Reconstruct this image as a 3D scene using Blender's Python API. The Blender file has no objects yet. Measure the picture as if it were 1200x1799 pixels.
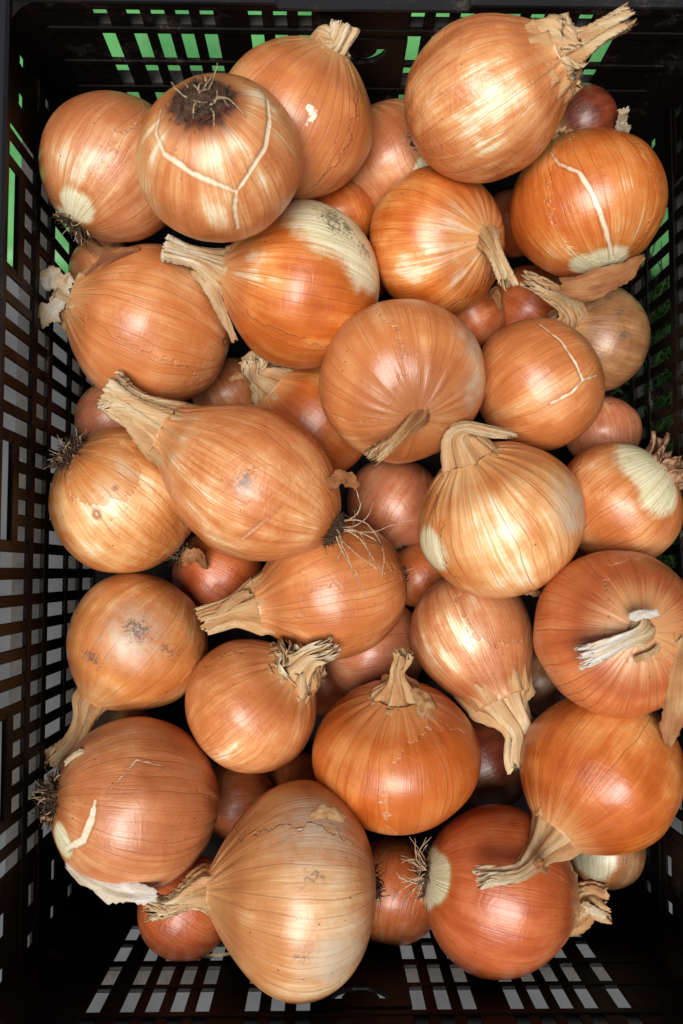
import bpy, math, random
import numpy as np
from mathutils import Matrix, Vector

scene = bpy.context.scene
col = scene.collection

# ------------------------------------------------------------------ camera
CAM_ROT = [[0.9998293, -0.001195, -0.0184379], [0.0, 0.9979061, -0.0646791], [0.0184766, 0.0646681, 0.9977358]]
cam_data = bpy.data.cameras.new('camera')
cam = bpy.data.objects.new('camera', cam_data)
col.objects.link(cam)
scene.camera = cam
cam.matrix_world = Matrix.Translation((-.0255, -.0374, .71)) @ Matrix(CAM_ROT).to_4x4()
cam_data.sensor_fit = 'VERTICAL'
cam_data.sensor_height = 36.0
cam_data.sensor_width = 24.0
cam_data.lens = 1620.0 / 1799.0 * 36.0
cam_data.clip_start = .02
cam_data.clip_end = 200
cam_data.dof.use_dof = True
cam_data.dof.focus_distance = .56
cam_data.dof.aperture_fstop = 8.0

# ------------------------------------------------------------------ sky and sun (bright overcast, light from above)
SUN_EL, SUN_AZ = math.radians(74), math.radians(210)      # azimuth from +Y towards +X
world = bpy.data.worlds.new('World')
scene.world = world
world.use_nodes = True
wn = world.node_tree
wn.nodes.clear()
sky = wn.nodes.new('ShaderNodeTexSky')
sky.sky_type = 'NISHITA'
sky.sun_disc = False
sky.sun_elevation = SUN_EL
sky.sun_rotation = SUN_AZ
sky.air_density = 0.5
sky.dust_density = 0.4
sky.ozone_density = 1.0
desat = wn.nodes.new('ShaderNodeHueSaturation')           # cloud cover: nearly colourless sky
desat.inputs['Saturation'].default_value = .25
bg = wn.nodes.new('ShaderNodeBackground')
bg.inputs['Strength'].default_value = .05
wo = wn.nodes.new('ShaderNodeOutputWorld')
wn.links.new(sky.outputs[0], desat.inputs['Color'])
wn.links.new(desat.outputs[0], bg.inputs['Color'])
wn.links.new(bg.outputs[0], wo.inputs['Surface'])

sun_data = bpy.data.lights.new('sun', 'SUN')
sun_data.energy = 5.0
sun_data.angle = math.radians(32)
sun_data.color = (1.0, .95, .885)
sun = bpy.data.objects.new('sun', sun_data)
col.objects.link(sun)
sd = Vector((math.cos(SUN_EL) * math.sin(SUN_AZ), math.cos(SUN_EL) * math.cos(SUN_AZ), math.sin(SUN_EL)))
sun.rotation_euler = sd.to_track_quat('Z', 'Y').to_euler()
sun.location = (0, 0, 3)

scene.view_settings.view_transform = 'Standard'
scene.view_settings.look = 'None'
scene.view_settings.gamma = 1.0
scene.view_settings.use_curve_mapping = False
scene.view_settings.exposure = -0.08

# ------------------------------------------------------------------ helpers
def link(o, parent=None):
    col.objects.link(o)
    if parent is not None:
        o.parent = parent
    return o

def empty(name, parent=None):
    o = bpy.data.objects.new(name, None)
    o.empty_display_size = .02
    return link(o, parent)

def tag(o, label=None, cat=None, group=None, kind=None):
    for k, v in (('label', label), ('category', cat), ('group', group), ('kind', kind)):
        if v:
            o[k] = v
    return o

def mesh_obj(name, verts, faces, mat, parent=None, smooth=True):
    me = bpy.data.meshes.new(name)
    me.from_pydata([tuple(map(float, v)) for v in verts], [], [tuple(map(int, q)) for q in faces])
    if smooth:
        me.polygons.foreach_set('use_smooth', [True] * len(me.polygons))
    me.materials.append(mat)
    me.update()
    return link(bpy.data.objects.new(name, me), parent)

def add_attr(me, name, data):
    data = np.asarray(data, dtype=np.float32)
    if data.ndim == 1:
        a = me.attributes.new(name, 'FLOAT', 'POINT')
        a.data.foreach_set('value', data)
    else:
        a = me.attributes.new(name, 'FLOAT_VECTOR', 'POINT')
        a.data.foreach_set('vector', data.ravel())

def hash3(i, j, k, s):
    h = (i * 374761393 + j * 668265263 + k * 2147483647 + s * 974634777) & 0xffffffff
    h = ((h ^ (h >> 13)) * 1274126177) & 0xffffffff
    h = ((h ^ (h >> 16)) * 2246822519) & 0xffffffff
    return ((h ^ (h >> 15)) & 0xffffff) / float(0xffffff) * 2 - 1

def noise3(p, s=0):
    p = np.asarray(p, dtype=np.float64)
    b = np.floor(p).astype(np.int64)
    t = p - b
    t = t * t * t * (t * (t * 6 - 15) + 10)
    out = 0
    for dx in (0, 1):
        for dy in (0, 1):
            for dz in (0, 1):
                w = (t[..., 0] if dx else 1 - t[..., 0]) * (t[..., 1] if dy else 1 - t[..., 1]) * (t[..., 2] if dz else 1 - t[..., 2])
                out = out + w * hash3(b[..., 0] + dx, b[..., 1] + dy, b[..., 2] + dz, s)
    return out

def sstep(a, b, x):
    t = np.clip((x - a) / (b - a), 0, 1)
    return t * t * (3 - 2 * t)

class Nodes:
    """small helper to write node graphs"""
    def __init__(self, name):
        self.mat = bpy.data.materials.new(name)
        self.mat.use_nodes = True
        self.nt = self.mat.node_tree
        self.nt.nodes.clear()
        self.out = self.nt.nodes.new('ShaderNodeOutputMaterial')
    def new(self, t, **kw):
        n = self.nt.nodes.new(t)
        for k, v in kw.items():
            setattr(n, k, v)
        return n
    def plug(self, sock, v):
        if isinstance(v, bpy.types.NodeSocket):
            self.nt.links.new(v, sock)
        elif isinstance(v, (tuple, list)) and sock.type == 'RGBA' and len(v) == 3:
            sock.default_value = (*v, 1)
        else:
            sock.default_value = v
    def math(self, op, a, b=None, c=None, clamp=False):
        n = self.new('ShaderNodeMath', operation=op, use_clamp=clamp)
        for i, v in enumerate((a, b, c)):
            if v is not None:
                self.plug(n.inputs[i], v)
        return n.outputs[0]
    def mul(self, a, b): return self.math('MULTIPLY', a, b)
    def add(self, a, b): return self.math('ADD', a, b)
    def sub(self, a, b): return self.math('SUBTRACT', a, b)
    def rng(self, v, a, b, c=0., d=1., smooth=True):
        n = self.new('ShaderNodeMapRange', interpolation_type='SMOOTHSTEP' if smooth else 'LINEAR')
        for i, q in enumerate((v, a, b, c, d)):
            self.plug(n.inputs[i], q)
        return n.outputs[0]
    def mix(self, f, a, b, blend='MIX'):
        n = self.new('ShaderNodeMix', data_type='RGBA', blend_type=blend)
        self.plug(n.inputs[0], f); self.plug(n.inputs[6], a); self.plug(n.inputs[7], b)
        return n.outputs[2]
    def noise(self, vec, scale, detail=3., rough=.55, dist=0.):
        n = self.new('ShaderNodeTexNoise')
        if vec is not None:
            self.plug(n.inputs['Vector'], vec)
        n.inputs['Scale'].default_value = scale
        n.inputs['Detail'].default_value = detail
        n.inputs['Roughness'].default_value = rough
        n.inputs['Distortion'].default_value = dist
        return n.outputs[0]
    def vmul(self, v, t):
        n = self.new('ShaderNodeVectorMath', operation='MULTIPLY_ADD')
        self.plug(n.inputs[0], v); n.inputs[1].default_value = t[0]; n.inputs[2].default_value = t[1]
        return n.outputs[0]
    def attr(self, name):
        n = self.new('ShaderNodeAttribute', attribute_name=name)
        return n
    def obj(self):
        return self.new('ShaderNodeTexCoord').outputs['Object']
    def bump(self, h, strength, dist, normal=None):
        n = self.new('ShaderNodeBump')
        n.inputs['Strength'].default_value = strength
        n.inputs['Distance'].default_value = dist
        self.plug(n.inputs['Height'], h)
        if normal is not None:
            self.plug(n.inputs['Normal'], normal)
        return n.outputs[0]
    def principled(self, **kw):
        n = self.new('ShaderNodeBsdfPrincipled')
        for k, v in kw.items():
            self.plug(n.inputs[k.replace('_', ' ')], v)
        return n

# ------------------------------------------------------------------ plain materials
def mat_plastic(name, dust, base=(.0042, .0032, .0028)):
    N = Nodes(name)
    geo = N.new('ShaderNodeNewGeometry').outputs['Position']
    big = N.noise(geo, 28, 4, .65)
    fine = N.noise(geo, 420, 4, .7)
    scr = N.noise(N.vmul(geo, ((60, 900, 400), (0, 0, 0))), 1, 2, .6)
    d = N.math('MULTIPLY', N.rng(big, .54, .74), N.rng(fine, .35, .75))
    d = N.math('MULTIPLY', d, dust)
    c = N.mix(d, base, (.21, .175, .145))
    c = N.mix(N.mul(N.rng(scr, .62, .75), .05), c, (.3, .28, .27))
    n = N.bump(N.add(N.mul(fine, .5), big), .35, .0006)
    p = N.principled(Base_Color=c, Roughness=N.rng(d, 0, .6, .5, .9), Normal=n)
    p.inputs['Specular IOR Level'].default_value = .15
    N.nt.links.new(p.outputs[0], N.out.inputs[0])
    return N.mat

def mat_dusty():
    N = Nodes('dust_covered_plastic')
    geo = N.new('ShaderNodeNewGeometry').outputs['Position']
    big = N.noise(geo, 40, 5, .65)
    fine = N.noise(geo, 700, 3, .7)
    vo = N.new('ShaderNodeTexVoronoi'); vo.inputs['Scale'].default_value = 330
    N.plug(vo.inputs['Vector'], geo)
    c = N.mix(N.rng(big, .3, .7), (.045, .043, .043), (.09, .081, .072))
    c = N.mix(N.mul(N.rng(fine, .45, .72), .6), c, (.04, .038, .038))
    c = N.mix(N.rng(vo.outputs['Distance'], .16, .06), c, (.02, .018, .018))
    p = N.principled(Base_Color=c, Roughness=.9, Normal=N.bump(fine, .5, .0005))
    N.nt.links.new(p.outputs[0], N.out.inputs[0])
    return N.mat

def mat_ground():
    N = Nodes('concrete_paving')
    geo = N.new('ShaderNodeNewGeometry').outputs['Position']
    big = N.noise(geo, 9, 5, .6)
    fine = N.noise(geo, 260, 4, .7)
    c = N.mix(N.rng(big, .3, .7), (.045, .049, .055), (.088, .093, .10))
    c = N.mix(N.mul(N.rng(fine, .45, .7), .4), c, (.07, .072, .075))
    p = N.principled(Base_Color=c, Roughness=.85, Normal=N.bump(fine, .4, .001))
    N.nt.links.new(p.outputs[0], N.out.inputs[0])
    return N.mat

def mat_green():
    N = Nodes('green_plastic_sheet')
    geo = N.new('ShaderNodeNewGeometry').outputs['Position']
    big = N.noise(geo, 14, 4, .6)
    c = N.mix(N.rng(big, .3, .7), (.04, .22, .06), (.10, .38, .11))
    c = N.mix(N.mul(N.rng(N.noise(geo, 90, 4, .7), .5, .7), .4), c, (.12, .22, .10))
    p = N.principled(Base_Color=c, Roughness=.5)
    N.nt.links.new(p.outputs[0], N.out.inputs[0])
    return N.mat

def mat_simple(name, col_a, col_b, scale, rough=.8, translucent=0.):
    N = Nodes(name)
    geo = N.new('ShaderNodeNewGeometry').outputs['Position']
    n = N.noise(geo, scale, 4, .65)
    c = N.mix(N.rng(n, .35, .68), col_a, col_b)
    p = N.principled(Base_Color=c, Roughness=rough)
    if translucent:
        t = N.new('ShaderNodeBsdfTranslucent'); N.plug(t.inputs[0], c)
        m = N.new('ShaderNodeMixShader'); m.inputs[0].default_value = translucent
        N.nt.links.new(p.outputs[0], m.inputs[1]); N.nt.links.new(t.outputs[0], m.inputs[2])
        N.nt.links.new(m.outputs[0], N.out.inputs[0])
    else:
        N.nt.links.new(p.outputs[0], N.out.inputs[0])
    return N.mat

M_PLASTIC = mat_plastic('black_plastic', .45)
M_PLASTIC_RIM = mat_plastic('scuffed_skylit_rim_plastic', .35, (.012, .013, .016))  # scuffed rim; lighter bluish base paints in the sky's reflection
M_DUSTY = mat_dusty()
M_GROUND = mat_ground()
M_GREEN = mat_green()
M_GRASS = mat_simple('grass_blade', (.012, .045, .008), (.05, .13, .02), 60, .6, .3)
M_ROOT = mat_simple('dark_root', (.012, .007, .004), (.10, .05, .022), 900, .9)
M_ROOTHAIR = mat_simple('pale_root_hair', (.30, .19, .10), (.62, .47, .32), 500, .8)
M_SCALE = mat_simple('brown_root_scale', (.13, .055, .025), (.45, .26, .15), 260, .75, .15)

# ------------------------------------------------------------------ onion skin
PAL = {   # deep, mid, light  (linear base colours; some reds also paint in shade on lower onions)
 'tan':      ((.36, .100, .030), (.50, .175, .062), (.66, .33, .15)),
 'peach':    ((.42, .118, .028), (.56, .190, .058), (.71, .35, .145)),
 'straw':    ((.44, .130, .028), (.59, .225, .064), (.77, .45, .20)),
 'orange':   ((.38, .070, .007), (.55, .140, .022), (.72, .30, .085)),
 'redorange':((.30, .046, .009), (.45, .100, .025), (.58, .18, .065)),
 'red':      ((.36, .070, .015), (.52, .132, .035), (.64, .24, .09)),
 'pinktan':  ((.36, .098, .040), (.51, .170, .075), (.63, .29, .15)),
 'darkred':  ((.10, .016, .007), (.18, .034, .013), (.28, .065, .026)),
 'drab':     ((.20, .074, .022), (.33, .150, .060), (.46, .27, .13)),
 'drabstraw':((.40, .135, .038), (.54, .235, .082), (.70, .43, .22)),
}
NVEIN = 46

def mat_onion(e, seed):
    deep, mid, light = PAL[e['pal']]
    N = Nodes('onion_skin')
    st = N.attr('streak').outputs['Vector']
    pos = N.attr('unit').outputs['Vector']
    lat = N.attr('lat').outputs['Fac']
    off = (seed * 7.13, seed * 3.71, seed * 1.97)
    uv = N.new('ShaderNodeUVMap', uv_map='long')
    sep = N.new('ShaderNodeSeparateXYZ'); N.plug(sep.inputs[0], uv.outputs[0])
    u = sep.outputs[0]
    po = N.vmul(pos, ((1, 1, 1), off))
    big = N.noise(po, 1.5, 1, .5)
    blot = N.noise(po, 5.0, 3, .6)
    s1 = N.noise(N.vmul(st, ((5, 5, .9), off)), 1, 2, .6)            # broad meridional bands
    s2 = N.noise(N.vmul(st, ((34, 34, 1.3), off)), 1, 3, .65, .1)    # silky fibre
    t = N.add(N.mul(big, .85), N.add(N.mul(s1, .60), N.mul(blot, .42)))
    t = N.add(t, N.mul(s2, .34))                                     # mean about 1.1
    t = N.rng(t, .78, 1.46, 0, 1, False)
    pale = N.attr('pale').outputs['Fac']  # pale skin; on some bulbs also a broad sheen painted into the colour
    t = N.add(t, N.mul(pale, N.add(-.08, N.add(N.mul(s2, .55), N.mul(s1, .40)))))
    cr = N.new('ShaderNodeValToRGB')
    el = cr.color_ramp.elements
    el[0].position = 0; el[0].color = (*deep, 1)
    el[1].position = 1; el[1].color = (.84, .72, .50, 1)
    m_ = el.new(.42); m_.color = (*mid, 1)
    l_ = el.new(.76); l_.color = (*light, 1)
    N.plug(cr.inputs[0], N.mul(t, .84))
    c = cr.outputs[0]
    h = N.add(N.mul(s2, .42), N.mul(blot, .5 * e.get('wrinkle', .7)))
    # under layer of skin exposed by a tear
    if e['id'].isupper():
        lay = N.add(N.attr('layer').outputs['Fac'], N.mul(N.sub(blot, .5), .022))
        lmask = N.rng(lay, .0005, -.0005)
        c = N.mix(N.mul(lmask, .55 if e.get('layer') else .28), c, tuple(.45 * a + .55 * b for a, b in zip(deep, mid)))
        ledge = N.mul(N.rng(N.math('ABSOLUTE', lay), .0008, .0001), N.rng(s1, .40, .6))
        c = N.mix(N.mul(ledge, .5 if e.get('layer') else .22), c, (.66, .46, .30))
        h = N.sub(h, N.mul(lmask, .9))
    # veins along the meridians
    a = N.add(N.mul(u, NVEIN), N.mul(N.sub(big, .5), 1.4))
    a = N.add(a, N.mul(N.sub(blot, .5), .20))
    cell = N.math('MODULO', N.math('FLOOR', N.add(a, NVEIN)), NVEIN)
    fr = N.math('FRACT', N.add(a, NVEIN))
    wnz = N.new('ShaderNodeTexWhiteNoise', noise_dimensions='1D')
    N.plug(wnz.inputs['W'], N.add(cell, seed * 13.7))
    sepc = N.new('ShaderNodeSeparateColor'); N.plug(sepc.inputs[0], wnz.outputs['Color'])
    lp = N.rng(sepc.outputs[0], 0, 1, .22, .78, False)
    ln = N.rng(N.math('ABSOLUTE', N.sub(fr, lp)), .075, .01)
    seg = N.rng(N.add(N.mul(s1, .6), N.mul(blot, .5)), .38, .62, .25, 1)
    vs = N.mul(N.mul(N.rng(sepc.outputs[1], .05, .9, .1, 1), seg), ln)
    c = N.mix(N.mul(vs, min(.9, .52 * e.get('veins', 1.0))), c, tuple(v * .55 for v in deep))
    h = N.sub(h, N.mul(vs, .2))
    # paler towards the neck, browner at the root
    if e.get('neck'):
        npl = e.get('npale', .7)
        ring = N.mul(N.rng(lat, .55, .76), N.rng(lat, .97, .80))
        c = N.mix(N.mul(ring, .45), c, tuple(v * .8 for v in deep))
        nk = N.mul(N.rng(N.add(lat, N.mul(N.sub(s2, .5), .45)), .74, 1.02), min(1, npl))
        ncol = (.56, .30, .125) if not e.get('neckdark') else (.22, .085, .028)
        c = N.mix(N.mul(nk, .85), c, ncol)
    else:
        c = N.mix(N.mul(N.rng(lat, .75, 1.0), .6), c, tuple(v * .7 for v in deep))
    c = N.mix(N.mul(N.rng(N.add(lat, N.mul(N.sub(s2, .5), .3)), -.82, -.98), .8), c, (.20, .065, .018))
    ro = N.add(e.get('rough', .40), N.mul(N.sub(s1, .5), .25))
    # weathered grey film
    if e.get('grey'):
        grey = N.attr('grey').outputs['Fac']
        c = N.mix(N.mul(grey, N.rng(blot, .3, .65, .2, .75)), c, (.50, .44, .35))
        ro = N.add(ro, N.mul(grey, .2))
    # bare pale flesh scale where the dry skin is gone
    if e.get('bare'):
        bare = N.add(N.attr('bare').outputs['Fac'], N.mul(N.sub(s2, .5), .9))
        bare = N.add(bare, N.mul(N.sub(blot, .5), 1.8))
        fringe = N.mul(N.rng(bare, -1.5, -.1), N.rng(bare, .6, .1))
        c = N.mix(N.mul(fringe, .8 if e.get('fringe') else .5), c, (.46, .15, .02))
        bm = N.rng(bare, -.6, .9)
        bc = N.mix(N.rng(s2, .35, .65), (.58, .53, .30), (.80, .74, .54))
        bc = N.mix(N.mul(N.mul(ln, N.rng(sepc.outputs[1], .1, .8)), .35), bc, (.36, .36, .20))
        if e.get('fringe'):
            bc = N.mix(N.mul(N.rng(N.math('ABSOLUTE', N.sub(N.math('FRACT', N.mul(u, 88)), .5)), .22, .05), .45), bc, (.28, .25, .12))
        c = N.mix(bm, c, bc)
        h = N.sub(h, N.mul(bm, .3))
    # burnt brown skin round a root plate
    if e.get('rootdark'):
        rd = N.add(N.attr('rootdark').outputs['Fac'], N.add(N.mul(N.sub(s2, .5), 1.2), N.mul(N.sub(s1, .5), 1.6)))
        c = N.mix(N.mul(N.rng(rd, -1.5, .2), .8), c, (.34, .10, .02))
        c = N.mix(N.rng(rd, -.2, .7), c, (.07, .02, .009))
    # splits
    if e.get('crack'):
        jag = N.sub(N.noise(po, 9, 2, .5), .5)
        ck = N.add(N.attr('crack').outputs['Fac'], N.mul(jag, .0016))
        cm = N.rng(ck, .0006, -.0007)
        cedge = N.rng(N.math('ABSOLUTE', N.sub(ck, .0005)), .0012, .0001)
        c = N.mix(N.mul(cedge, .25), c, tuple(v * .6 for v in deep))
        c = N.mix(N.mul(cm, .88), c, N.mix(N.rng(s2, .3, .7), (.74, .60, .40), (.84, .76, .60)))
        h = N.sub(h, N.mul(cm, .9))
    if e.get('scar'):
        sc = N.add(N.attr('scar').outputs['Fac'], N.mul(N.sub(N.noise(po, 14, 3, .6), .5), .020))
        c = N.mix(N.rng(sc, .0004, -.0010), c, (.78, .68, .55))
    if e.get('ring'):
        rg = N.add(N.attr('ring').outputs['Fac'], N.mul(N.sub(blot, .5), .002))
        c = N.mix(N.mul(N.rng(rg, .0016, -.0010), .85), c, (.30, .085, .012))
        c = N.mix(N.rng(rg, -.0016, -.0024), c, (.66, .45, .22))
    # dirt and specks
    dirt = N.noise(po, 24, 4, .75)
    if e.get('mould'):
        mo = N.add(N.attr('mould').outputs['Fac'], N.add(N.mul(N.sub(dirt, .5), .040), N.mul(N.sub(blot, .5), .020)))
        c = N.mix(N.mul(N.rng(mo, .0025, -.0060), .8), c, (.085, .075, .062))
    sp = e.get('specks', 1.0)
    vo = N.new('ShaderNodeTexVoronoi'); vo.inputs['Scale'].default_value = 13
    N.plug(vo.inputs['Vector'], po)
    sv = N.new('ShaderNodeSeparateColor'); N.plug(sv.inputs[0], vo.outputs['Color'])
    rad = N.mul(N.rng(sv.outputs[0], 1 - .26 * sp, 1.0, 0, 1, False), .14)
    sk = N.rng(N.sub(vo.outputs['Distance'], rad), .012, -.02)
    c = N.mix(N.mul(sk, .85), c, (.04, .02, .010))
    c = N.mix(N.mul(N.rng(dirt, .60, .76), .30 * min(1.6, sp)), c, (.14, .075, .040))
    # relief
    h = N.add(h, N.mul(N.math('ABSOLUTE', N.sub(N.noise(N.vmul(st, ((3.0, 3.0, 6.5), off)), 1, 2, .55, .8), .5)), 1.1 * e.get('wrinkle', .6)))
    nrm = N.bump(h, .6, .0013)
    ro = N.add(ro, N.mul(N.rng(dirt, .55, .75), .12))
    p = N.principled(Base_Color=c, Roughness=ro, Normal=nrm)
    p.inputs['Specular IOR Level'].default_value = .55
    p.inputs['Coat Weight'].default_value = .45
    p.inputs['Coat Roughness'].default_value = .30
    N.nt.links.new(p.outputs[0], N.out.inputs[0])
    return N.mat

def mat_husk():
    N = Nodes('dry_husk')
    tone = N.attr('tone').outputs['Fac']
    st = N.attr('streak').outputs['Vector']
    fib = N.noise(N.vmul(st, ((1, 22, 0), (0, 0, 0))), 1, 4, .65, .2)
    fib2 = N.noise(N.vmul(st, ((3, 90, 0), (5, 0, 0))), 1, 3, .6)
    blot = N.noise(st, 2.2, 4, .6)
    t = N.add(tone, N.mul(N.sub(fib, .5), .55))
    t = N.add(t, N.mul(N.sub(blot, .5), .45))
    cr = N.new('ShaderNodeValToRGB')
    el = cr.color_ramp.elements
    el[0].position = 0; el[0].color = (.20, .062, .020, 1)
    el[1].position = 1; el[1].color = (.84, .80, .76, 1)
    for q, k in ((.22, (.40, .16, .055, 1)), (.45, (.56, .32, .14, 1)), (.68, (.68, .51, .30, 1)), (.86, (.76, .66, .50, 1))):
        x = el.new(q); x.color = k
    N.plug(cr.inputs[0], N.mul(t, .8))
    c = N.mix(N.mul(N.rng(fib2, .54, .70), .42), cr.outputs[0], (.24, .12, .05))
    n = N.bump(N.add(fib, N.mul(fib2, .7)), .8, .0008)
    p = N.principled(Base_Color=c, Roughness=.74, Normal=n)
    tr = N.new('ShaderNodeBsdfTranslucent'); N.plug(tr.inputs[0], c)
    m = N.new('ShaderNodeMixShader'); m.inputs[0].default_value = .18
    N.nt.links.new(p.outputs[0], m.inputs[1]); N.nt.links.new(tr.outputs[0], m.inputs[2])
    N.nt.links.new(m.outputs[0], N.out.inputs[0])
    return N.mat
M_HUSK = mat_husk()

# ------------------------------------------------------------------ setting
def box_data(x0, x1, y0, y1, z0, z1, b=.0006):
    """box with a small chamfer on every edge"""
    b = min(b, (x1 - x0) * .3, (y1 - y0) * .3, (z1 - z0) * .3)
    v, f = [], []
    X, Y, Z = (x0, x1), (y0, y1), (z0, z1)
    idx = {}
    for i in (0, 1):
        for j in (0, 1):
            for k in (0, 1):
                sx, sy, sz = (1 - 2 * i) * b, (1 - 2 * j) * b, (1 - 2 * k) * b
                for n, q in enumerate(((0, sy, sz), (sx, 0, sz), (sx, sy, 0))):
                    idx[i, j, k, n] = len(v)
                    v.append((X[i] + q[0], Y[j] + q[1], Z[k] + q[2]))
    g = idx
    for i in (0, 1):
        q = [g[i, 0, 0, 0], g[i, 1, 0, 0], g[i, 1, 1, 0], g[i, 0, 1, 0]]; f.append(q if i else q[::-1])
        q = [g[0, i, 0, 1], g[0, i, 1, 1], g[1, i, 1, 1], g[1, i, 0, 1]]; f.append(q if i else q[::-1])
        q = [g[0, 0, i, 2], g[1, 0, i, 2], g[1, 1, i, 2], g[0, 1, i, 2]]; f.append(q if i else q[::-1])
    for a in (0, 1):
        for c in (0, 1):
            f.append([g[a, c, 0, 0], g[a, c, 1, 0], g[a, c, 1, 1], g[a, c, 0, 1]])
            f.append([g[a, 0, c, 0], g[a, 1, c, 0], g[a, 1, c, 2], g[a, 0, c, 2]])
            f.append([g[0, a, c, 1], g[1, a, c, 1], g[1, a, c, 2], g[0, a, c, 2]])
            for k in (0, 1):
                f.append([g[a, c, k, 0], g[a, c, k, 1], g[a, c, k, 2]])
    return v, f

def box(name, x0, x1, y0, y1, z0, z1, mat, parent=None, b=.0006):
    v, f = box_data(x0, x1, y0, y1, z0, z1, b)
    return mesh_obj(name, v, f, mat, parent, smooth=False)

g = mesh_obj('ground', [(-30, -30, -.012), (30, -30, -.012), (30, 30, -.012), (-30, 30, -.012)], [(0, 1, 2, 3)], M_GROUND, None, False)
tag(g, 'grey concrete ground seen through the crate holes', kind='structure')

# green sheet under the far end of the crate
nx, ny = 60, 30
sv = []
for s_ in (0, 1):
    for j in range(ny + 1):
        for i in range(nx + 1):
            x = -.9 + 1.8 * i / nx
            y = .196 + .75 * j / ny
            z = -.0075 + .0018 * float(noise3((x * 9, y * 9, 1.5), 4)) - (.0015 if s_ else 0)
            sv.append((x, y, z))
sf = []
W = nx + 1
for j in range(ny):
    for i in range(nx):
        a = j * W + i
        sf.append((a, a + 1, a + 1 + W, a + W))
        k = a + W * (ny + 1)
        sf.append((k, k + W, k + 1 + W, k + 1))
for i in range(nx):
    for a, fl in ((i, 0), (ny * W + i, 1)):
        q = (a, a + W * (ny + 1), a + 1 + W * (ny + 1), a + 1)
        sf.append(q if not fl else q[::-1])
for j in range(ny):
    for a, fl in ((j * W, 1), (j * W + nx, 0)):
        q = (a, a + W * (ny + 1), a + W + W * (ny + 1), a + W)
        sf.append(q if not fl else q[::-1])
tag(mesh_obj('plastic_sheet', sv, sf, M_GREEN), 'bright green plastic sheet lying under the far end of the crate', 'sheet')

# grass to the right of the crate
rnd = random.Random(5)
gv, gf = [], []
for k in range(5200):
    x = .216 + .28 * rnd.random() ** 1.6; y = rnd.uniform(-.16, .19)
    h = rnd.uniform(.03, .085); w = rnd.uniform(.0012, .0028); a = rnd.uniform(0, 6.283); ln = rnd.uniform(.01, .05)
    dx, dy = math.cos(a), math.sin(a)
    b0 = len(gv)
    for q in range(4):
        t = q / 3
        ww = w * (1 - t * .9)
        cx, cy, cz = x + dx * ln * t * t, y + dy * ln * t * t, -.014 + h * (t - .25 * t * t)
        gv += [(cx - dy * ww, cy + dx * ww, cz), (cx + dy * ww, cy - dx * ww, cz)]
    for q in range(3):
        gf.append((b0 + 2 * q, b0 + 2 * q + 1, b0 + 2 * q + 3, b0 + 2 * q + 2))
tag(mesh_obj('grass', gv, gf, M_GRASS), 'green grass growing along the right side of the crate', 'grass', kind='stuff')

# ------------------------------------------------------------------ crate
HX, HY, H = .2005, .2793, .21
crate = empty('plastic_crate')
tag(crate, 'black plastic crate with lattice walls holding the onions', 'crate')
TH = .0030
zr = lambda d: H - (d - .5)          # height of a point d - .5 m below the rim

def wall_part(parent, side, name, s0, s1, z0, z1, t0, t1, mat=M_PLASTIC, b=.0006):
    """side: 'L','R' walls run along Y, 'T','B' along X; t = distance outward from the inner face"""
    if side == 'L': return box(name, -HX - t1, -HX - t0, s0, s1, z0, z1, mat, parent, b)
    if side == 'R': return box(name, HX + t0, HX + t1, s0, s1, z0, z1, mat, parent, b)
    if side == 'T': return box(name, s0, s1, HY + t0, HY + t1, z0, z1, mat, parent, b)
    return box(name, s0, s1, -HY - t1, -HY - t0, z0, z1, mat, parent, b)

PITCH = .0154
rows_side = [(.504, .553), (.562, .584), (.594, .635), (.639, .667), (.677, .705)]
rail_side = [(.494, .502), (.550, .559), (.581, .590), (.631, .6355), (.664, .673), (.705, .712)]
for side in 'LR':
    wall = empty('side_wall', crate)
    for a, b in rail_side:
        wall_part(wall, side, 'horizontal_rail', -HY + .001, HY - .001, zr(b), zr(a), 0, TH)
    # posts: ten-column modules, four of the columns share a long slot below the rim
    y0 = .0154
    ks = range(-15, 15)
    for k in ks:
        yc = y0 + (k + .5) * PITCH          # post centre
        m = (k + 2) % 10                    # module phase: slot spans posts 0..2
        if yc < -.212 or yc > .222:
            continue
        top = .525 if m in (0, 1, 2) else .500
        w = .0034
        wall_part(wall, side, 'vertical_bar', yc - w, yc + w, zr(.7085), zr(top + .0), .0008, TH - .0006)
        if m in (0,):
            wall_part(wall, side, 'slot_sill', yc - PITCH, yc + PITCH * 3, zr(.531), zr(.520), .0004, TH + .0005)
    # solid ends with a few small openings
    for s0, s1 in ((-HY + .002, -.2105), (.2205, HY - .002)):
        n = 5
        z_cuts = [(.500, .517), (.5265, .5655), (.575, .612), (.622, .652), (.662, .7085)]
        for a, b in z_cuts:
            wall_part(wall, side, 'corner_panel', s0, s1, zr(b), zr(a), .0006, TH - .0004)
        mid = (s0 + s1) / 2
        for q in (s0 + .004, mid, s1 - .004):
            wall_part(wall, side, 'corner_bar', q - .010, q + .007, zr(.7085), zr(.500), .0010, TH - .0009)
    # outer ribs, dusty on top
    wall_part(wall, side, 'outer_rib', -HY, HY, zr(.5945), zr(.5905), TH - .0002, .0236, M_DUSTY, .0008)
    wall_part(wall, side, 'outer_rib', -HY, HY, zr(.677), zr(.6735), TH - .0002, .0115, M_DUSTY, .0008)

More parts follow.
